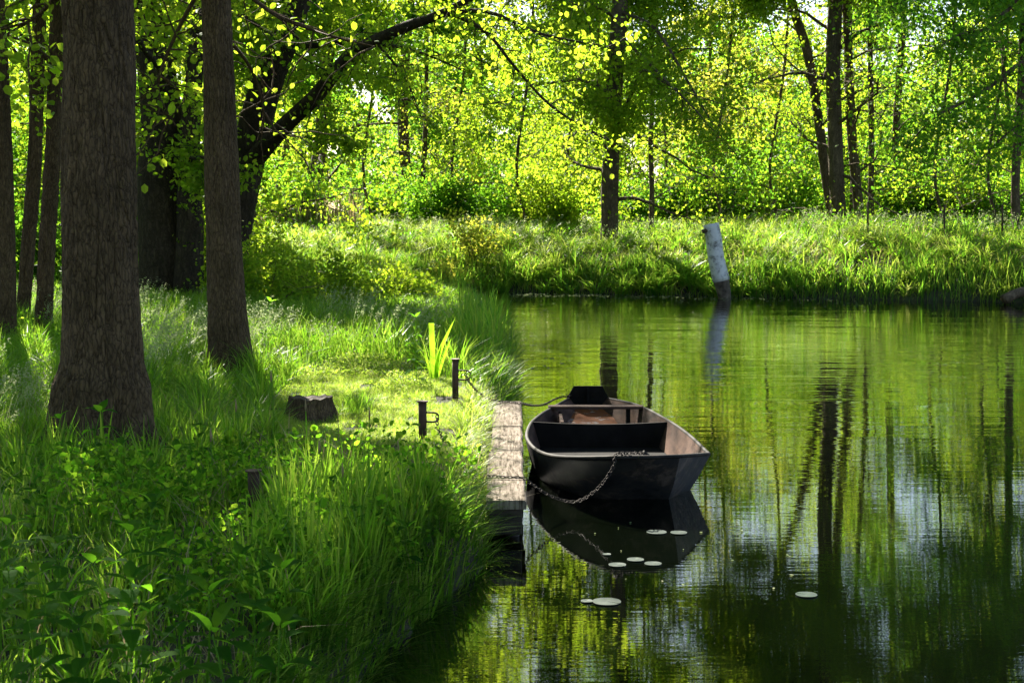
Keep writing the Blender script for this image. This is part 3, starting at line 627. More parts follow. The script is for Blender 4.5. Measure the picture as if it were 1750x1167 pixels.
# flowering grass with pale seed heads
def seed_grass(x, y, h, sc=1.0):
    n = len(x); z = height(x, y) - .02; az = rng.uniform(-.9, .5, n); bend = rng.uniform(.15, .6, n)
    mb = MB(); mb.add(*blades(x, y, z, h, .003 * sc + 0 * x, bend, az, 3))
    m = 26; t = np.tile(rng.uniform(.72, 1.02, (n, m)), 1); hh = h[:, None]
    px = x[:, None] + np.cos(az)[:, None] * bend[:, None] * hh * t ** 2; py = y[:, None] + np.sin(az)[:, None] * bend[:, None] * hh * t ** 2
    pz = z[:, None] + hh * t * (1 - .35 * bend[:, None] * t)
    p = np.stack([px, py, pz], -1).reshape(-1, 3) + rng.normal(size=(n * m, 3)) * .014 * sc
    V, Q = leaf_arrays(p, .017 * sc, droop=.1); mb.add(V, Q); return mb
x, y = scatter(-8, -1.0, 9.5, 21, 60, lambda x, y: view(x, y) & not_trunk(x, y) & ~inside(PATCH, x, y) & (vnoise(x, y, 1.1, 17) > .5) & ((x < -1.9) | (y > 15.5)))
tag(seed_grass(x, y, rng.uniform(.5, .85, len(x))).build('flowering_grass', M_SEED), 'pale feathery flowering grass among the green', 'grass', kind='stuff')
x, y = scatter(-6, 16, 39, 47, 6, lambda x, y: (sdist(x, y) > .6) & (vnoise(x, y, 1.5, 17) > .45))
tag(seed_grass(x, y, rng.uniform(.6, .95, len(x)), 2.2).build('flowering_grass', M_SEED), 'pale seed heads shining over the far meadow', 'grass', kind='stuff')
x, y = scatter(-8.5, -5, 47, 49, 60); tag(link('dry_reeds', make_mesh('dry_reeds', *blades(x, y, height(x, y), rng.uniform(1.0, 1.8, len(x)), .03, rng.uniform(0, .2, len(x)), None, 2), M_DRY)), 'stand of dry brown reeds under the trees beyond the meadow', 'reeds', kind='stuff')
# low herb layer (small round and pointed leaves between the blades)
def herbs(xa, xb, ya, yb, dens, hh, ls, extra=None):
    x, y = scatter(xa, xb, ya, yb, dens, lambda x, y: view(x, y) & not_trunk(x, y) & ~plank_zone(x, y) & (vnoise(x, y, .5, 41) > .42))
    d = sdist(x, y); k = d > .02
    if extra is not None: k &= extra(x, y)
    x, y, d = x[k], y[k], d[k]; z = height(x, y, d) + rng.random(len(x)) ** .7 * hh * (.4 + vnoise(x, y, .7, 6))
    return leaf_arrays(np.stack([x, y, z], 1), ls, True, .2, .9)
hp = MB(); hp.add(*herbs(-3, 0, 12.6, 17.5, 4200, .13, .02, lambda x, y: inP(x, y) & (y > 13.4 + .8 * vnoise(x, y, .8, 3)))); tag(hp.build('low_herbs', M_GRASSL), 'fine pale herbs in sunny mounds at the back of the path', 'ground cover', kind='stuff')
hb = MB(); hb.add(*herbs(-6.5, -.2, 3.0, 9.6, 1500, .36, .034, lambda x, y: ~inP(x, y) & (vnoise(x, y, .9, 61) > .42))); hb.add(*herbs(-8, -.2, 9.6, 17, 600, .2, .026, lambda x, y: ~inP(x, y)))
hb.add(*herbs(-11, -.2, 17, 28, 160, .35, .035)); hb.add(*herbs(-6, 18, 37, 46, 60, .7, .07))
tag(hb.build('herb_layer', M_HERB), 'small leafy herbs growing between the grass', 'ground cover', kind='stuff')

# ------------------------------------------------------------------ broad-leaved plants
def herb_leaf(L, W, droop):
    t = np.array([0, .18, .4, .65, .85, 1.0]); wd = np.array([.12, .8, 1.0, .7, .33, .0]) * W; V = []
    for a, b in zip(t, wd):
        zc = -droop * L * a * a + .12 * L * a
        V += [(a * L, -b, zc + b * .25), (a * L, 0, zc), (a * L, b, zc + b * .25)]
    Q = []
    for s in range(5):
        for c in (0, 1): Q.append((3 * s + c, 3 * s + c + 1, 3 * s + c + 4, 3 * s + c + 3))
    return np.array(V), np.array(Q)
def herb_proto(hh, n, L, seed, mat):
    r = np.random.default_rng(seed); st = MB(); lf = MB()
    sp = np.array([(.03 * math.sin(k * .7 + seed) * k / n, .03 * math.cos(k * .5 + seed) * k / n, hh * k / n) for k in range(n + 1)])
    st.tube(sp, np.linspace(.005, .002, n + 1), 5)
    for k in range(1, n + 1):
        for s in range(2 if k < n else 4):
            a = k * 1.57 + s * (3.1416 if k < n else 1.57) + r.uniform(-.3, .3); sz = L * (1.15 - .5 * k / n) * r.uniform(.8, 1.15)
            V, Q = herb_leaf(sz, sz * .27, r.uniform(.2, .7)); el = r.uniform(-.1, .5) + (.5 if k == n else 0)
            Mx = Matrix.Translation(Vector(sp[k])) @ Matrix.Rotation(a, 4, 'Z') @ Matrix.Rotation(-el, 4, 'Y') @ Matrix.Translation((.012, 0, 0))
            lf.add([Mx @ Vector(v) for v in V], Q)
    a = make_mesh('stem', np.vstack(st.V), np.vstack(st.Q), np.vstack(st.T), M_GRASS, True); b = make_mesh('leaves', np.vstack(lf.V), np.vstack(lf.Q), None, mat, False)
    return a, b
PR = [herb_proto(.5, 6, .13, 1, M_HERB), herb_proto(.62, 8, .12, 2, M_HERB), herb_proto(.4, 5, .12, 3, M_HERB), herb_proto(.55, 7, .14, 4, M_HERB)]
def plant(px, py, Yd, k, sc, label, group=None, name='nettle_plant'):
    tx, ty, tz = PD(px, py - 28, Yd); z = float(height(tx, ty)); hh = [.5, .62, .4, .55][k]
    s = max((tz - z) / hh, .4) if sc is None else sc
    r = thing(name, (tx, ty, z), label, 'plant', group); r.rotation_euler = (0, 0, rng.uniform(0, 6.28)); r.scale = (min(s, 1.25),) * 2 + (s,)
    link('stem', PR[k][0], r); link('leaves', PR[k][1], r)
NG = 'broad leaved plants in the foreground grass'
for k, (px, py, Yd) in enumerate([(230, 945, 5.0), (300, 960, 5.2), (170, 990, 5.1), (60, 1010, 4.6), (20, 930, 5.5), (110, 905, 6.2), (350, 1040, 4.7), (430, 1075, 4.6), (480, 1110, 4.5), (260, 1080, 4.4), (150, 1100, 4.3), (40, 1090, 4.3),
                                  (400, 980, 5.4), (330, 890, 6.2), (380, 1110, 4.0), (90, 960, 5.2), (210, 1020, 4.7), (310, 1000, 4.9), (480, 1000, 5.3), (0, 970, 5.0), (130, 1060, 4.4), (450, 930, 6.0), (250, 890, 5.9), (60, 870, 6.6)]):
    plant(px, py, Yd, k % 4, None, 'broad leaved herb close to the camera in the dark foreground', NG)
for k, (px, py, Yd) in enumerate([(110, 745, 8.2), (165, 735, 8.6), (60, 790, 7.8), (200, 790, 8.0), (15, 810, 7.5), (300, 800, 7.8), (340, 760, 8.6), (250, 830, 7.3), (640, 830, 8.0), (560, 850, 7.6), (600, 900, 6.9), (500, 780, 8.4), (490, 830, 7.9), (690, 930, 7.2), (560, 960, 6.5), (660, 890, 7.4), (420, 880, 7.0), (480, 920, 6.6)]):
    plant(px, py, Yd, (k + 1) % 4, None, 'leafy herb standing in the long grass around the thickest trunk and the short post', 'herbs in the long grass of the near bank')
plant(710, 572, 14.2, 1, None, 'small pale leafy herb beside the tall iris leaves')
plant(455, 545, 16.2, 1, None, 'single tall herb right of the slimmer straight trunk')

M_IRIS = leaf_mat('iris_leaf', [(.03, .1, .01), (.05, .14, .015)], [(.28, .58, .02), (.4, .66, .03)], .5, .6, .05)
# iris leaves
def iris():
    b = P(742, 648, .42); r = thing('iris_plant', b, 'two tall broad iris leaves shining beside the path', 'plant')
    for pts, wd, cut in (([(741, 648), (739, 600), (737, 552)], .058, True), ([(744, 645), (752, 600), (779, 540)], .05, False), ([(748, 645), (757, 615), (772, 575)], .036, False), ([(738, 648), (730, 618), (722, 588)], .03, False), ([(746, 647), (748, 615), (754, 590)], .034, False)):
        q = crom([PD(a, bb, b[1]) for a, bb in pts], 4); n = len(q); V = []; Q = []
        for i, c in enumerate(q):
            t = i / (n - 1); ww = wd / 2 * (1 if cut else (.75 + .5 * t) * (1 - max(0, (t - .35) / .65) ** 1.6)); V += [c + np.array([-ww, 0, 0]), c + np.array([0, -.006, 0]), c + np.array([ww, .004, 0])]
            if i: k = 3 * i; Q += [(k - 3, k - 2, k + 1, k), (k - 2, k - 1, k + 2, k + 1)]
        mb = MB(); mb.add(V, Q); mb.build('leaf', M_IRIS, r, True)
iris()

# ------------------------------------------------------------------ landing stage
M_PLANK = rough_mat('weathered_plank', [(.3, (.03, .023, .017)), (.42, (.13, .105, .08)), (.56, (.26, .215, .175)), (.66, (.33, .28, .23)), (.76, (.07, .06, .04))], 5, .95, 0, 1.0, .012, (11, 1.1, 1), .05)
M_BEAM = rough_mat('wet_beam', [(.35, (.012, .009, .006)), (.65, (.06, .045, .032))], 5, .7, 0, .8, .01, (1, 1, 3))
st = thing('landing_stage', (-.03, 11.6, 0), 'narrow weathered plank landing stage along the bank beside the boat', 'landing stage')
for a, b, dz, x0, x1 in ((9.12, 9.90, 0, -.17, .092), (9.915, 11.06, .004, -.18, .082), (11.075, 12.4, .0, -.17, .088), (12.415, 14.1, .006, -.18, .094)):
    m = MB(); ys = np.linspace(a, b, 14); V = []
    for yy in ys:
        wob = .004 * math.sin(yy * 9); zt = .284 + dz + .003 * math.sin(yy * 6)
        V += [(x0, yy, zt - .06), (x0, yy, zt), (x1 - .012 + wob, yy, zt + .002), (x1 + wob, yy, zt - .012), (x1 + wob, yy, zt - .06)]
    Q = [(5 * i + j, 5 * i + (j + 1) % 5, 5 * i + 5 + (j + 1) % 5, 5 * i + 5 + j) for i in range(13) for j in range(5)]
    T = [(0, 2, 1), (0, 3, 2), (0, 4, 3), (65, 66, 67), (65, 67, 68), (65, 68, 69)]
    m.add(V, Q, T); m.build('plank', M_PLANK, st, bevel=.003)
m = MB(); m.box(-.15, .066, 9.14, 14.0, .05, .219); m.build('support_beam', M_BEAM, st, bevel=.008)
for yy in (9.35, 10.9, 12.4, 13.8):
    m = MB(); m.tube([(.0, yy, -.8), (.0, yy, .045)], .05, 10); m.build('pile', M_BEAM, st, True)

# ------------------------------------------------------------------ boat
def tarred(name, patch=True):
    m, nt, N, L = newmat(name); mp = tex(N, L, 'Object', (1, 1, 1)); n = noise(N, L, mp, 2.6, 7, .65); n2 = noise(N, L, mp, 14, 5, .6)
    r = ramp(N, [(.33, (.009, .010, .012)), (.46, (.03, .03, .032)), (.54, (.05, .042, .038)), (.6, (.11, .085, .072)), (.72, (.16, .125, .105))]); st_ = noise(N, L, tex(N, L, 'Object', (9, 9, .8)), 2.0, 6, .7); ad = N.new('ShaderNodeMath'); ad.operation = 'MULTIPLY_ADD'; ad.inputs[1].default_value = .55
    sb = N.new('ShaderNodeMath'); sb.operation = 'ADD'; sb.inputs[1].default_value = -.275; L.new(n.outputs['Fac'], sb.inputs[0]); L.new(st_.outputs['Fac'], ad.inputs[0]); L.new(sb.outputs[0], ad.inputs[2]); L.new(ad.outputs[0], r.inputs[0])
    bp = N.new('ShaderNodeBump'); bp.inputs['Strength'].default_value = .7; bp.inputs['Distance'].default_value = .008; L.new(n2.outputs['Fac'], bp.inputs['Height'])
    p = N.new('ShaderNodeBsdfPrincipled'); p.inputs['Roughness'].default_value = .5; p.inputs['Specular IOR Level'].default_value = .5
    L.new(r.outputs[0], p.inputs['Base Color']); L.new(bp.outputs[0], p.inputs['Normal'])
    o = N.new('ShaderNodeOutputMaterial'); L.new(p.outputs[0], o.inputs[0]); return m
M_HULL = tarred('tarred_hull')
M_HULLIN = rough_mat('hull_inside', [(.35, (.014, .009, .007)), (.5, (.055, .032, .024)), (.7, (.115, .068, .05))], 3, .85, 0, .5, .004, (1, .6, 2), .08)
M_RIM = rough_mat('worn_rim', [(.3, (.008, .008, .008)), (.55, (.022, .019, .017)), (.72, (.06, .045, .038))], 6, .75, 0, .4, .003, (1, 1, 1), .15)
M_PATCH = rough_mat('worn_patch', [(.3, (.022, .024, .025)), (.55, (.045, .045, .043)), (.75, (.1, .085, .075))], 5, .45, 0, .4, .003)
M_BLACK = rough_mat('tar_and_shade_black', [(.3, (.004, .004, .004)), (.7, (.013, .011, .01))], 6, .9, 0, .4, .004, spec=.1)  # black tar; on the bow ramp the black stands in for shade
M_RUSTF = rough_mat('painted_stern_floor', [(.3, (.14, .045, .013)), (.57, (.1, .038, .013)), (.6, (.2, .18, .17)), (.66, (.06, .025, .012))], 7, .85, 0, .4, .003, (1, 1, 1), .08)
M_BENCH = rough_mat('bench_wood', [(.3, (.03, .017, .014)), (.7, (.075, .042, .033))], 4, .8, 0, .4, .003, (1, 5, 5), .1)
G = [(.60, 14.98, .21), (.374, 13.98, .235), (.25, 13.4, .245), (.158, 12.8, .255), (.112, 12.1, .26), (.13, 11.6, .265), (.19, 11.15, .275), (.30, 10.68, .31), (.49, 10.25, .37), (.72, 10.02, .41),
     (1.0, 10.03, .41), (1.21, 10.13, .40), (1.53, 10.84, .30), (1.515, 12.0, .275), (1.43, 13.0, .265), (1.27, 14.2, .24), (1.01, 14.98, .21)]
CH = [(.68, 14.85, .05), (.47, 13.95, -.04), (.35, 13.4, -.08), (.26, 12.8, -.1), (.215, 12.1, -.1), (.235, 11.7, -.1), (.29, 11.35, -.1), (.42, 11.08, -.1), (.56, 10.82, -.1), (.72, 10.72, -.1),
      (1.0, 10.72, -.1), (1.17, 10.7, -.1), (1.33, 10.98, -.1), (1.38, 12, -.1), (1.32, 13, -.1), (1.17, 14.1, -.04), (.93, 14.85, .05)]
def lin(p, k):
    p = np.asarray(p, float); t = np.arange(0, len(p) - 1 + 1e-6, 1 / k); return np.stack([np.interp(t, np.arange(len(p)), p[:, i]) for i in range(3)], 1)
g = np.vstack([crom(G[:10], 5), lin(G[9:12], 5)[1:], crom(G[11:], 5)[6:] if False else lin(G[11:12] + G[12:], 5)[1:]])
c = np.vstack([crom(CH[:10], 5), lin(CH[9:], 5)[1:]])
gs = crom(G[12:], 5); g[60:] = gs; n = len(g); ctr = np.array([.82, 12.5, 0])
boat = thing('punt_boat', (.82, 12.5, 0), 'dark tarred flat bottomed wooden boat moored at the landing stage', 'boat')
def inward(p, k):
    out = []
    for i in range(len(p)):
        t = p[min(i + 1, len(p) - 1)] - p[max(i - 1, 0)]; nrm = np.array([-t[1], t[0], 0]); nrm /= np.linalg.norm(nrm)
        if nrm @ (ctr - p[i]) < 0: nrm = -nrm
        out.append(p[i] + nrm * k)
    return np.array(out)
gi = inward(g, .028)
ZF = .03
tt = np.clip((g[:, 2] - ZF) / (g[:, 2] - c[:, 2]), 0, .93)[:, None]; ci = g + (c - g) * tt; ci = inward(ci, .03)
mid = (g + c) / 2 + (inward((g + c) / 2, -.012) - (g + c) / 2)
hull = MB(); V = np.vstack([c, mid, g]); Q = []
for s in (0, 1): Q += [(s * n + i, s * n + i + 1, (s + 1) * n + i + 1, (s + 1) * n + i) for i in range(n - 1)]
hull.add(V, Q)
h = n // 2
hull.add(c, [(i, i + 1, n - 2 - i, n - 1 - i) for i in range(h)])
hu = hull.build('hull', M_HULL, boat, True); hu.data.set_sharp_from_angle(angle=R(22))
for nm_, mt_, rg_ in (('inner_planking', M_HULLIN, list(range(0, 36))), ('inner_planking', M_HULLIN, list(range(55, n - 1))), ('bow_ramp', M_BLACK, list(range(36, 55)))):  # bow ramp split from the planking and blackened to paint its shade
    inn = MB(); i0 = rg_[0]; i1 = rg_[-1] + 2; q_ = i1 - i0; inn.add(np.vstack([ci[i0:i1], gi[i0:i1]]), [(i, q_ + i, q_ + i + 1, i + 1) for i in range(q_ - 1)]); inn.build(nm_, mt_, boat, True)
fl = MB(); fl.add(ci - np.array([0, 0, .002]), [(i, n - 1 - i, n - 2 - i, i + 1) for i in range(h)]); fl.build('floor', M_BLACK, boat)
rim = MB(); rim.tube((g + gi) / 2, .0155, 8); rim.build('gunwale', M_RIM, boat, True)
def bulkhead(y, zt, sag, name, mat, th=.025):
    def cross(p, lo, hi):
        seg = p[lo:hi]; k = np.argsort(seg[:, 1]); return np.interp(y, seg[k, 1], seg[k, 0])
    m = MB(); xl, xr = cross(gi, 0, h - 8), cross(gi, h + 14, n); xl2, xr2 = cross(ci, 0, h - 8), cross(ci, h + 14, n); N_ = 10; V = []
    for yy in (y, y + th):
        for k in range(N_ + 1):
            t = k / N_; V.append((xl + (xr - xl) * t, yy, zt - sag * math.sin(t * math.pi))); V.append((xl2 + (xr2 - xl2) * t, yy, ZF - .01))
    o = 2 * (N_ + 1); Q = []
    for k in range(N_):
        a = 2 * k; Q += [(a, a + 1, a + 3, a + 2), (o + a, o + a + 2, o + a + 3, o + a + 1), (a, a + 2, o + a + 2, o + a)]
    m.add(V, Q); m.build(name, mat, boat)
bulkhead(12.85, .262, .022, 'bulkhead', M_BLACK)
m = MB(); m.box(.36, 1.30, 13.92, 14.06, .235, .262); m.build('thwart', M_BENCH, boat, bevel=.004)
m = MB(); m.box(1.13, 1.17, 13.95, 14.03, .03, .233); m.build('bench_post', M_BLACK, boat, bevel=.003)
m = MB(); m.box(.46, .49, 13.3, 14.0, .03, .2); m.build('side_rib', M_HULLIN, boat, bevel=.003)
m = MB(); V = [(.55, 13.9, .036), (1.08, 13.9, .036), (1.05, 14.5, .065), (.57, 14.5, .065), (.93, 14.95, .13), (.66, 14.95, .13)]
m.add(V + [(a, b, z - .02) for a, b, z in V], [(0, 1, 2, 3), (3, 2, 4, 5), (7, 6, 9, 8), (8, 9, 11, 10), (0, 6, 7, 1), (1, 7, 8, 2), (2, 8, 10, 4), (3, 9, 6, 0), (5, 11, 9, 3)]); m.build('stern_floor', M_RUSTF, boat)
# raised stern board with a stiffener
m = MB(); V = []
for yy in (14.93, 14.965):
    V += [(.585, yy, .13), (1.025, yy, .13), (1.03, yy, .215), (.985, yy - .02, .29), (.955, yy - .03, .35), (.65, yy - .03, .35), (.62, yy - .02, .29), (.575, yy, .215)]
m.add(V, [(0, 1, 2, 7), (7, 2, 3, 6), (6, 3, 4, 5), (8, 15, 10, 9), (15, 14, 11, 10), (14, 13, 12, 11)] + [(k, 8 + k, 8 + (k + 1) % 8, (k + 1) % 8) for k in range(8)])
m.build('stern_board', M_BLACK, boat, bevel=.004)
m = MB(); m.box(.79, .815, 14.88, 14.925, .14, .335); m.build('stiffener', M_BLACK, boat, bevel=.003)
# plate covering the left part of the bow
m = MB(); k0 = 5 * 7; k1 = 5 * 10 - 1; gg = inward(g[k0:k1], -.022) if False else g[k0:k1] + (np.array([0, -.016, -.02])); mm = mid[k0:k1] + np.array([0, -.016, 0]); q = k1 - k0
tq = np.linspace(1, .35, q)[:, None] * .85; low = gg + (mm - gg) * tq * 1.25
m.add(np.vstack([gg, low]), [(i, i + 1, q + i + 1, q + i) for i in range(q - 1)]); m.build('bow_patch', M_PATCH, boat, True)
m = MB(); m.tube([PD(1100, 772, 10.16), PD(1108, 778, 10.2)], .012, 8); m.build('ring_bolt', M_RIM, boat, True)

# ------------------------------------------------------------------ mooring posts and chains
M_RUST = rough_mat('rusty_steel', [(.3, (.035, .02, .014)), (.6, (.09, .05, .032)), (.8, (.14, .075, .045))], 14, .75, .3, .5, .002)
M_CHAIN = rough_mat('chain_steel', [(.3, (.01, .008, .007)), (.7, (.045, .03, .023))], 30, .75, .3, .4, .001)
def post(px, ytop, Yd, rad, label, loop=True, cap=True):
    x, y, zt = PD(px, ytop, Yd); zb = float(height(x, y)); r = thing('mooring_post', (x, y, zb), label, 'post', None)
    m = MB(); m.tube([(x, y, zb - .1), (x, y, (zb + zt) / 2), (x, y, zt - .008)], rad, 16); m.build('shaft', M_RUST, r, True)
    if cap: m = MB(); m.tube([(x, y, zt - .0075), (x, y, zt)], rad * 1.45, 18); m.build('cap', M_RUST, r)
    if loop:
        a = np.linspace(math.pi / 2, -math.pi / 2, 9); s = Yd / F
        q = [(x + rad * .8, y, zt - 20 * s)] + [(x + rad + 12 * s + 9 * s * math.cos(t), y - .01, zt - 28 * s + 8 * s * math.sin(t)) for t in a] + [(x + rad * .8, y, zt - 36 * s)]
        m = MB(); m.tube(q, .0075, 7); m.build('loop', M_RUST, r, True)
    return x, y, zt
post(722, 685, 10.6, .031, 'rusty post with a wide loop, nearer of the two tall posts beside the plank')
post(778, 613, 13.3, .030, 'rusty post farther along the path, near the tall iris leaves')
post(433, 803, 8.0, .033, 'short rusty post almost hidden in the long foreground grass', False)
def link_mesh(L=.034, W=.022, r=.0036):
    a = np.linspace(0, 2 * np.pi, 12, endpoint=False); s = (L - W) / 2
    p = np.stack([np.cos(a) * W / 2 + np.where(np.cos(a) > 0, s, -s), np.sin(a) * W / 2, 0 * a], 1)
    m = MB(); m.tube(p, r, 5, closed=True); return np.vstack(m.V), np.vstack(m.Q)
LV, LQ = link_mesh()
def chain(pts, label):
    p = crom(pts, 14); d = np.r_[0, np.cumsum(np.linalg.norm(np.diff(p, axis=0), axis=1))]; mb = MB(); k = 0; s = 0.0
    while s < d[-1]:
        c = np.array([np.interp(s, d, p[:, i]) for i in range(3)]); e = np.array([np.interp(min(s + .02, d[-1] + .02), np.r_[d, d[-1] + .03], np.r_[p[:, i], 2 * p[-1, i] - p[-2, i]]) for i in range(3)])
        t = Vector(e - c); t.normalize(); q = t.to_track_quat('X', 'Z').to_matrix().to_4x4(); tw = Matrix.Rotation((k % 2) * math.pi / 2 + .4 + rng.uniform(-.25, .25), 4, 'X')
        M_ = Matrix.Translation(Vector(c)) @ q @ tw; mb.add([M_ @ Vector(v) for v in LV], LQ); s += .0265; k += 1
    root_o = mb.build('chain', M_CHAIN, None, True); return tag(root_o, label, 'chain')
chain([PD(747, 712, 10.58), PD(750, 735, 10.5), PD(775, 782, 10.2), PD(806, 810, 9.95), (-.165, 9.86, .306), (-.05, 9.84, .304), (.08, 9.82, .3), (.14, 9.85, .25), PD(945, 849, 9.92), PD(985, 857, 9.95), PD(1020, 836, 9.9), PD(1047, 800, 9.93), (.735, 9.985, .437), (.80, 10.05, .437), (.9, 10.1, .43), PD(1103, 775, 10.17)],
      'dark chain from the nearer post across the plank to the bow')
chain([PD(795, 635, 13.28), PD(798, 645, 13.3), PD(815, 668, 13.5), PD(838, 682, 13.8), (-.12, 13.95, .312), (.0, 13.9, .306), (.093, 13.85, .303), (.2, 14.1, .25), (.33, 14.4, .22), (.47, 14.75, .24), PD(975, 676, 14.9)], 'dark chain from the farther post to the stern of the boat')

# ------------------------------------------------------------------ cut stump, birch post, log, stakes
M_CUT = rough_mat('old_cut_wood', [(.3, (.02, .014, .009)), (.7, (.075, .05, .032))], 9, .9, 0, .9, .01)
def stump():
    c = P(530, 706, .42); z = float(height(c[0], c[1])); r = thing('tree_stump', (c[0], c[1], z), 'low sawn tree stump beside the sunny path', 'stump')
    a = np.linspace(0, 2 * np.pi, 40, endpoint=False); V = []
    for f, zz in ((1.5, -.05), (1.15, .06), (1.0, .14), (.98, .2)):
        rr = .185 * f * (1 + .06 * np.sin(a * 3 + .5) + .05 * np.sin(a * 7) + .06 * np.sin(a * 13 + zz * 9)); V.append(np.stack([c[0] + rr * np.cos(a), c[1] + rr * np.sin(a) * .9, 0 * a + z + zz + (.008 * np.sin(a * 2 + 1) + .008 * np.sin(a * 9)) * (zz > .1)], 1))
    V = np.vstack(V); Q = [(k * 40 + i, k * 40 + (i + 1) % 40, k * 40 + 40 + (i + 1) % 40, k * 40 + 40 + i) for k in range(3) for i in range(40)]
    m = MB(); m.add(V, Q); m.build('bark', M_BARKS, r, True)
    m = MB(); top = V[120:]; m.add(np.vstack([top - np.array([0, 0, .004]), [[c[0], c[1], z + .183]]]), None, [(i, (i + 1) % 40, 40) for i in range(40)]); m.build('cut_face', M_CUT, r)
stump()
def birch_bark():
    m, nt, N, L = newmat('birch_bark'); a = noise(N, L, tex(N, L, 'Object', (2.2, 2.2, 2.6)), 2.2, 7, .75)
    r = ramp(N, [(.30, (.03, .027, .025)), (.40, (.25, .24, .24)), (.5, (.60, .60, .60)), (.7, (.72, .71, .69))]); L.new(a.outputs['Fac'], r.inputs[0])
    p = N.new('ShaderNodeBsdfPrincipled'); p.inputs['Roughness'].default_value = .6; L.new(r.outputs[0], p.inputs['Base Color'])
    o = N.new('ShaderNodeOutputMaterial'); L.new(p.outputs[0], o.inputs[0]); return m
MBI = birch_bark(); M_ROT = rough_mat('rotten_wood', [(.3, (.03, .022, .016)), (.55, (.13, .1, .075)), (.75, (.22, .19, .15))], 7, .9, 0, 1, .03)
r = thing('birch_post', P(1236, 500, 0), 'leaning white birch log standing in the water at the far bank', 'post')
Yb = 38.2
m = MB(); q = crom([PD(1233, 480, Yb), PD(1224, 440, Yb), PD(1220, 410, Yb), PD(1215, 383, Yb)], 6); m.tube(q, np.linspace(.225, .21, len(q)), 20, lump=.06); m.build('white_bark', MBI, r, True)
m = MB(); q = crom([PD(1240, 515, Yb), PD(1236, 495, Yb), PD(1232.8, 479, Yb)], 5); m.tube(q, np.linspace(.15, .185, len(q)), 16, lump=.25); m.build('rotten_foot', M_ROT, r, True)
m = MB(); m.tube([PD(1213, 393, Yb - .1), PD(1200, 396, Yb - .1)], .055, 8); m.build('branch_stub', M_BARKF, r, True)
m = MB(); q = crom([PD(1715, 512, 35.2), PD(1740, 500, 35.3), PD(1765, 498, 35.4), PD(1800, 505, 35.4)], 5); m.tube(q, .13, 14, lump=.3)
tag(m.build('fallen_log', M_BARKF, None, True), 'dark wet log at the waterline on the right edge', 'log')
for px, yt, yb, lb in ((1483, 345, 402, 'thin dark stake rising from the far bank grass below the cluster of trunks'), (1614, 350, 420, 'thin dark stake in the far bank grass, middle one of three'), (1713, 350, 430, 'thin dark stake in the far bank grass nearest the right edge')):
    a = PD(px, yt, 40.5); b = (a[0] + .03, 40.5, float(height(a[0], 40.5)) - .1); m = MB(); m.tube([b, a], .03, 7); tag(m.build('stake', M_BARKF, None, True), lb, 'stake', 'stakes on the far bank')

# ------------------------------------------------------------------ lily pads
M_PAD = rough_mat('lily_pad', [(.3, (.014, .028, .02)), (.7, (.03, .048, .038))], 12, .4, 0, .2, .002, spec=.35)
def pad(px, py, rad, label, rot):
    x, y, _ = P(px, py, 0); n = 26; a = np.linspace(.07, 2 * np.pi - .07, n) + rot; rad = rad * .75; V = [(x, y, .006)]
    for t in a: V.append((x + rad * math.cos(t), y + rad * math.sin(t), .007 + .0008 * math.sin(t * 3)))
    V = V + [(q[0], q[1], q[2] - .003) for q in V]; m = n + 1
    T = [(0, i, i + 1) for i in range(1, n)] + [(m, m + i + 1, m + i) for i in range(1, n)]
    Q = [(i, m + i, m + i + 1, i + 1) for i in range(1, n)] + [(0, m, m + 1, 1), (n, m + n, m, 0)]
    mb = MB(); mb.add(V, Q, T); tag(mb.build('lily_pad', M_PAD), label, 'lily pad', 'lily pads floating before the boat')
for px, py, rad, lb in ((1122, 910, .09, 'left lily pad of the touching pair just before the bow'), (1160, 911, .075, 'right lily pad of the touching pair just before the bow'), (1055, 966, .072, 'left lily pad of the three in the reflection of the boat'),
                        (1086, 957, .07, 'lily pad farthest back of the three in the reflection of the boat'), (1116, 964, .07, 'right lily pad of the three in the reflection of the boat'), (1037, 1029, .105, 'largest lily pad, below the reflection of the boat'),
                        (1003, 1028, .045, 'small lily pad touching the largest one'), (1378, 1017, .08, 'lone lily pad out on the open water right of the boat'), (1037, 948, .035, 'tiny lily pad in the reflection of the boat')):
    pad(px, py, rad, lb, rng.uniform(0, 6.28))

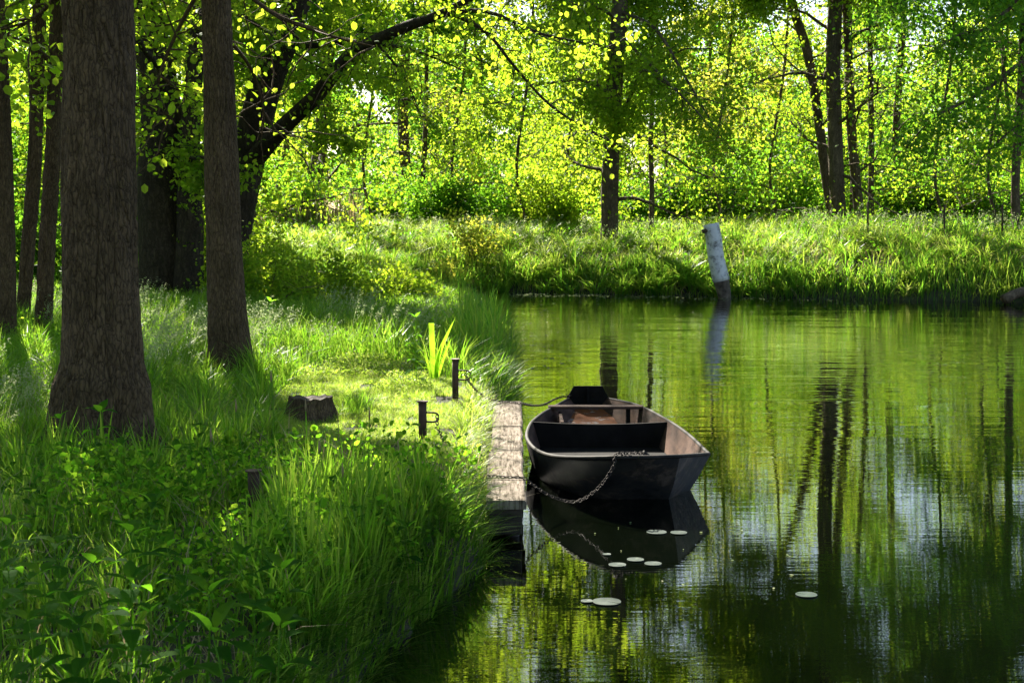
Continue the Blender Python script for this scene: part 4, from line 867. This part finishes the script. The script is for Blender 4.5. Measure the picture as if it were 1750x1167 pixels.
# ------------------------------------------------------------------ thin dark stalks, floating bits
for px, yt, yb, Yd in ((403, 690, 830, 8.6), (463, 640, 760, 9.6), (522, 690, 800, 9.4), (631, 705, 760, 9.9), (680, 760, 850, 8.9), (360, 740, 860, 8.2), (545, 760, 900, 7.8), (585, 800, 930, 7.5)):
    a = PD(px, yt, Yd); b = (a[0] + rng.normal() * .03, Yd, float(height(a[0], Yd)) - .03); m = MB(); mid_ = ((a[0] + b[0]) / 2 + .012, Yd, (a[2] + b[2]) / 2)
    root = thing('plant_stalk', b, 'thin dark upright stalk in the long grass near the trodden path', 'plant', 'thin stalks in the long grass')
    m.tube([b, mid_, a], [.005, .004, .0028], 6); m.build('stem', M_GRASS, root, True)
    m = MB(); e = np.array(a); m.tube([e + (0, 0, -.05), e + (.002, 0, -.02), e + (0, 0, .03)], [.004, .0075, .002], 7); m.build('seed_head', M_DRY, root, True)
x = np.concatenate([rng.uniform(-.1, 9, 700), rng.uniform(.2, 1.8, 22), rng.uniform(-.1, 1.0, 120)]); y = np.concatenate([40.6 - .22 * x[:700] - rng.gamma(1.2, .9, 700), rng.uniform(7.8, 10, 22), rng.uniform(15, 33, 120)])  # floating specks; the pale ones along the far shore also paint sparkles
k = sdist(x, y) < -.05; k &= ~((x > .05) & (x < 1.6) & (y > 9.8) & (y < 15.1)); x, y = x[k], y[k]; n_ = len(x); sz = .010 * (1 + (y > 20) * 2.2)[:, None] * rng.uniform(.5, 1.6, (n_, 1)); a_ = rng.uniform(0, 6.28, n_)
c0 = np.stack([x, y, 0 * x + .004], 1); u_ = np.stack([np.cos(a_), np.sin(a_), 0 * a_], 1) * sz; v_ = np.stack([-np.sin(a_), np.cos(a_), 0 * a_], 1) * sz * .6
V = np.stack([c0 - u_, c0 - v_, c0 + u_, c0 + v_, c0 - u_ + (0, 0, .0025), c0 - v_ + (0, 0, .0025), c0 + u_ + (0, 0, .0025), c0 + v_ + (0, 0, .0025)], 1).reshape(-1, 3)
Q = (np.arange(n_)[:, None, None] * 8 + np.array([[4, 5, 6, 7], [0, 1, 5, 4], [1, 2, 6, 5], [2, 3, 7, 6], [3, 0, 4, 7]])[None]).reshape(-1, 4)
tag(link('floating_sparkle_bits', make_mesh('floating_sparkle_bits', V, Q, None, M_SEED)), 'tiny pale floating bits that also stand in for sparkles on the water', 'floating debris', kind='stuff')
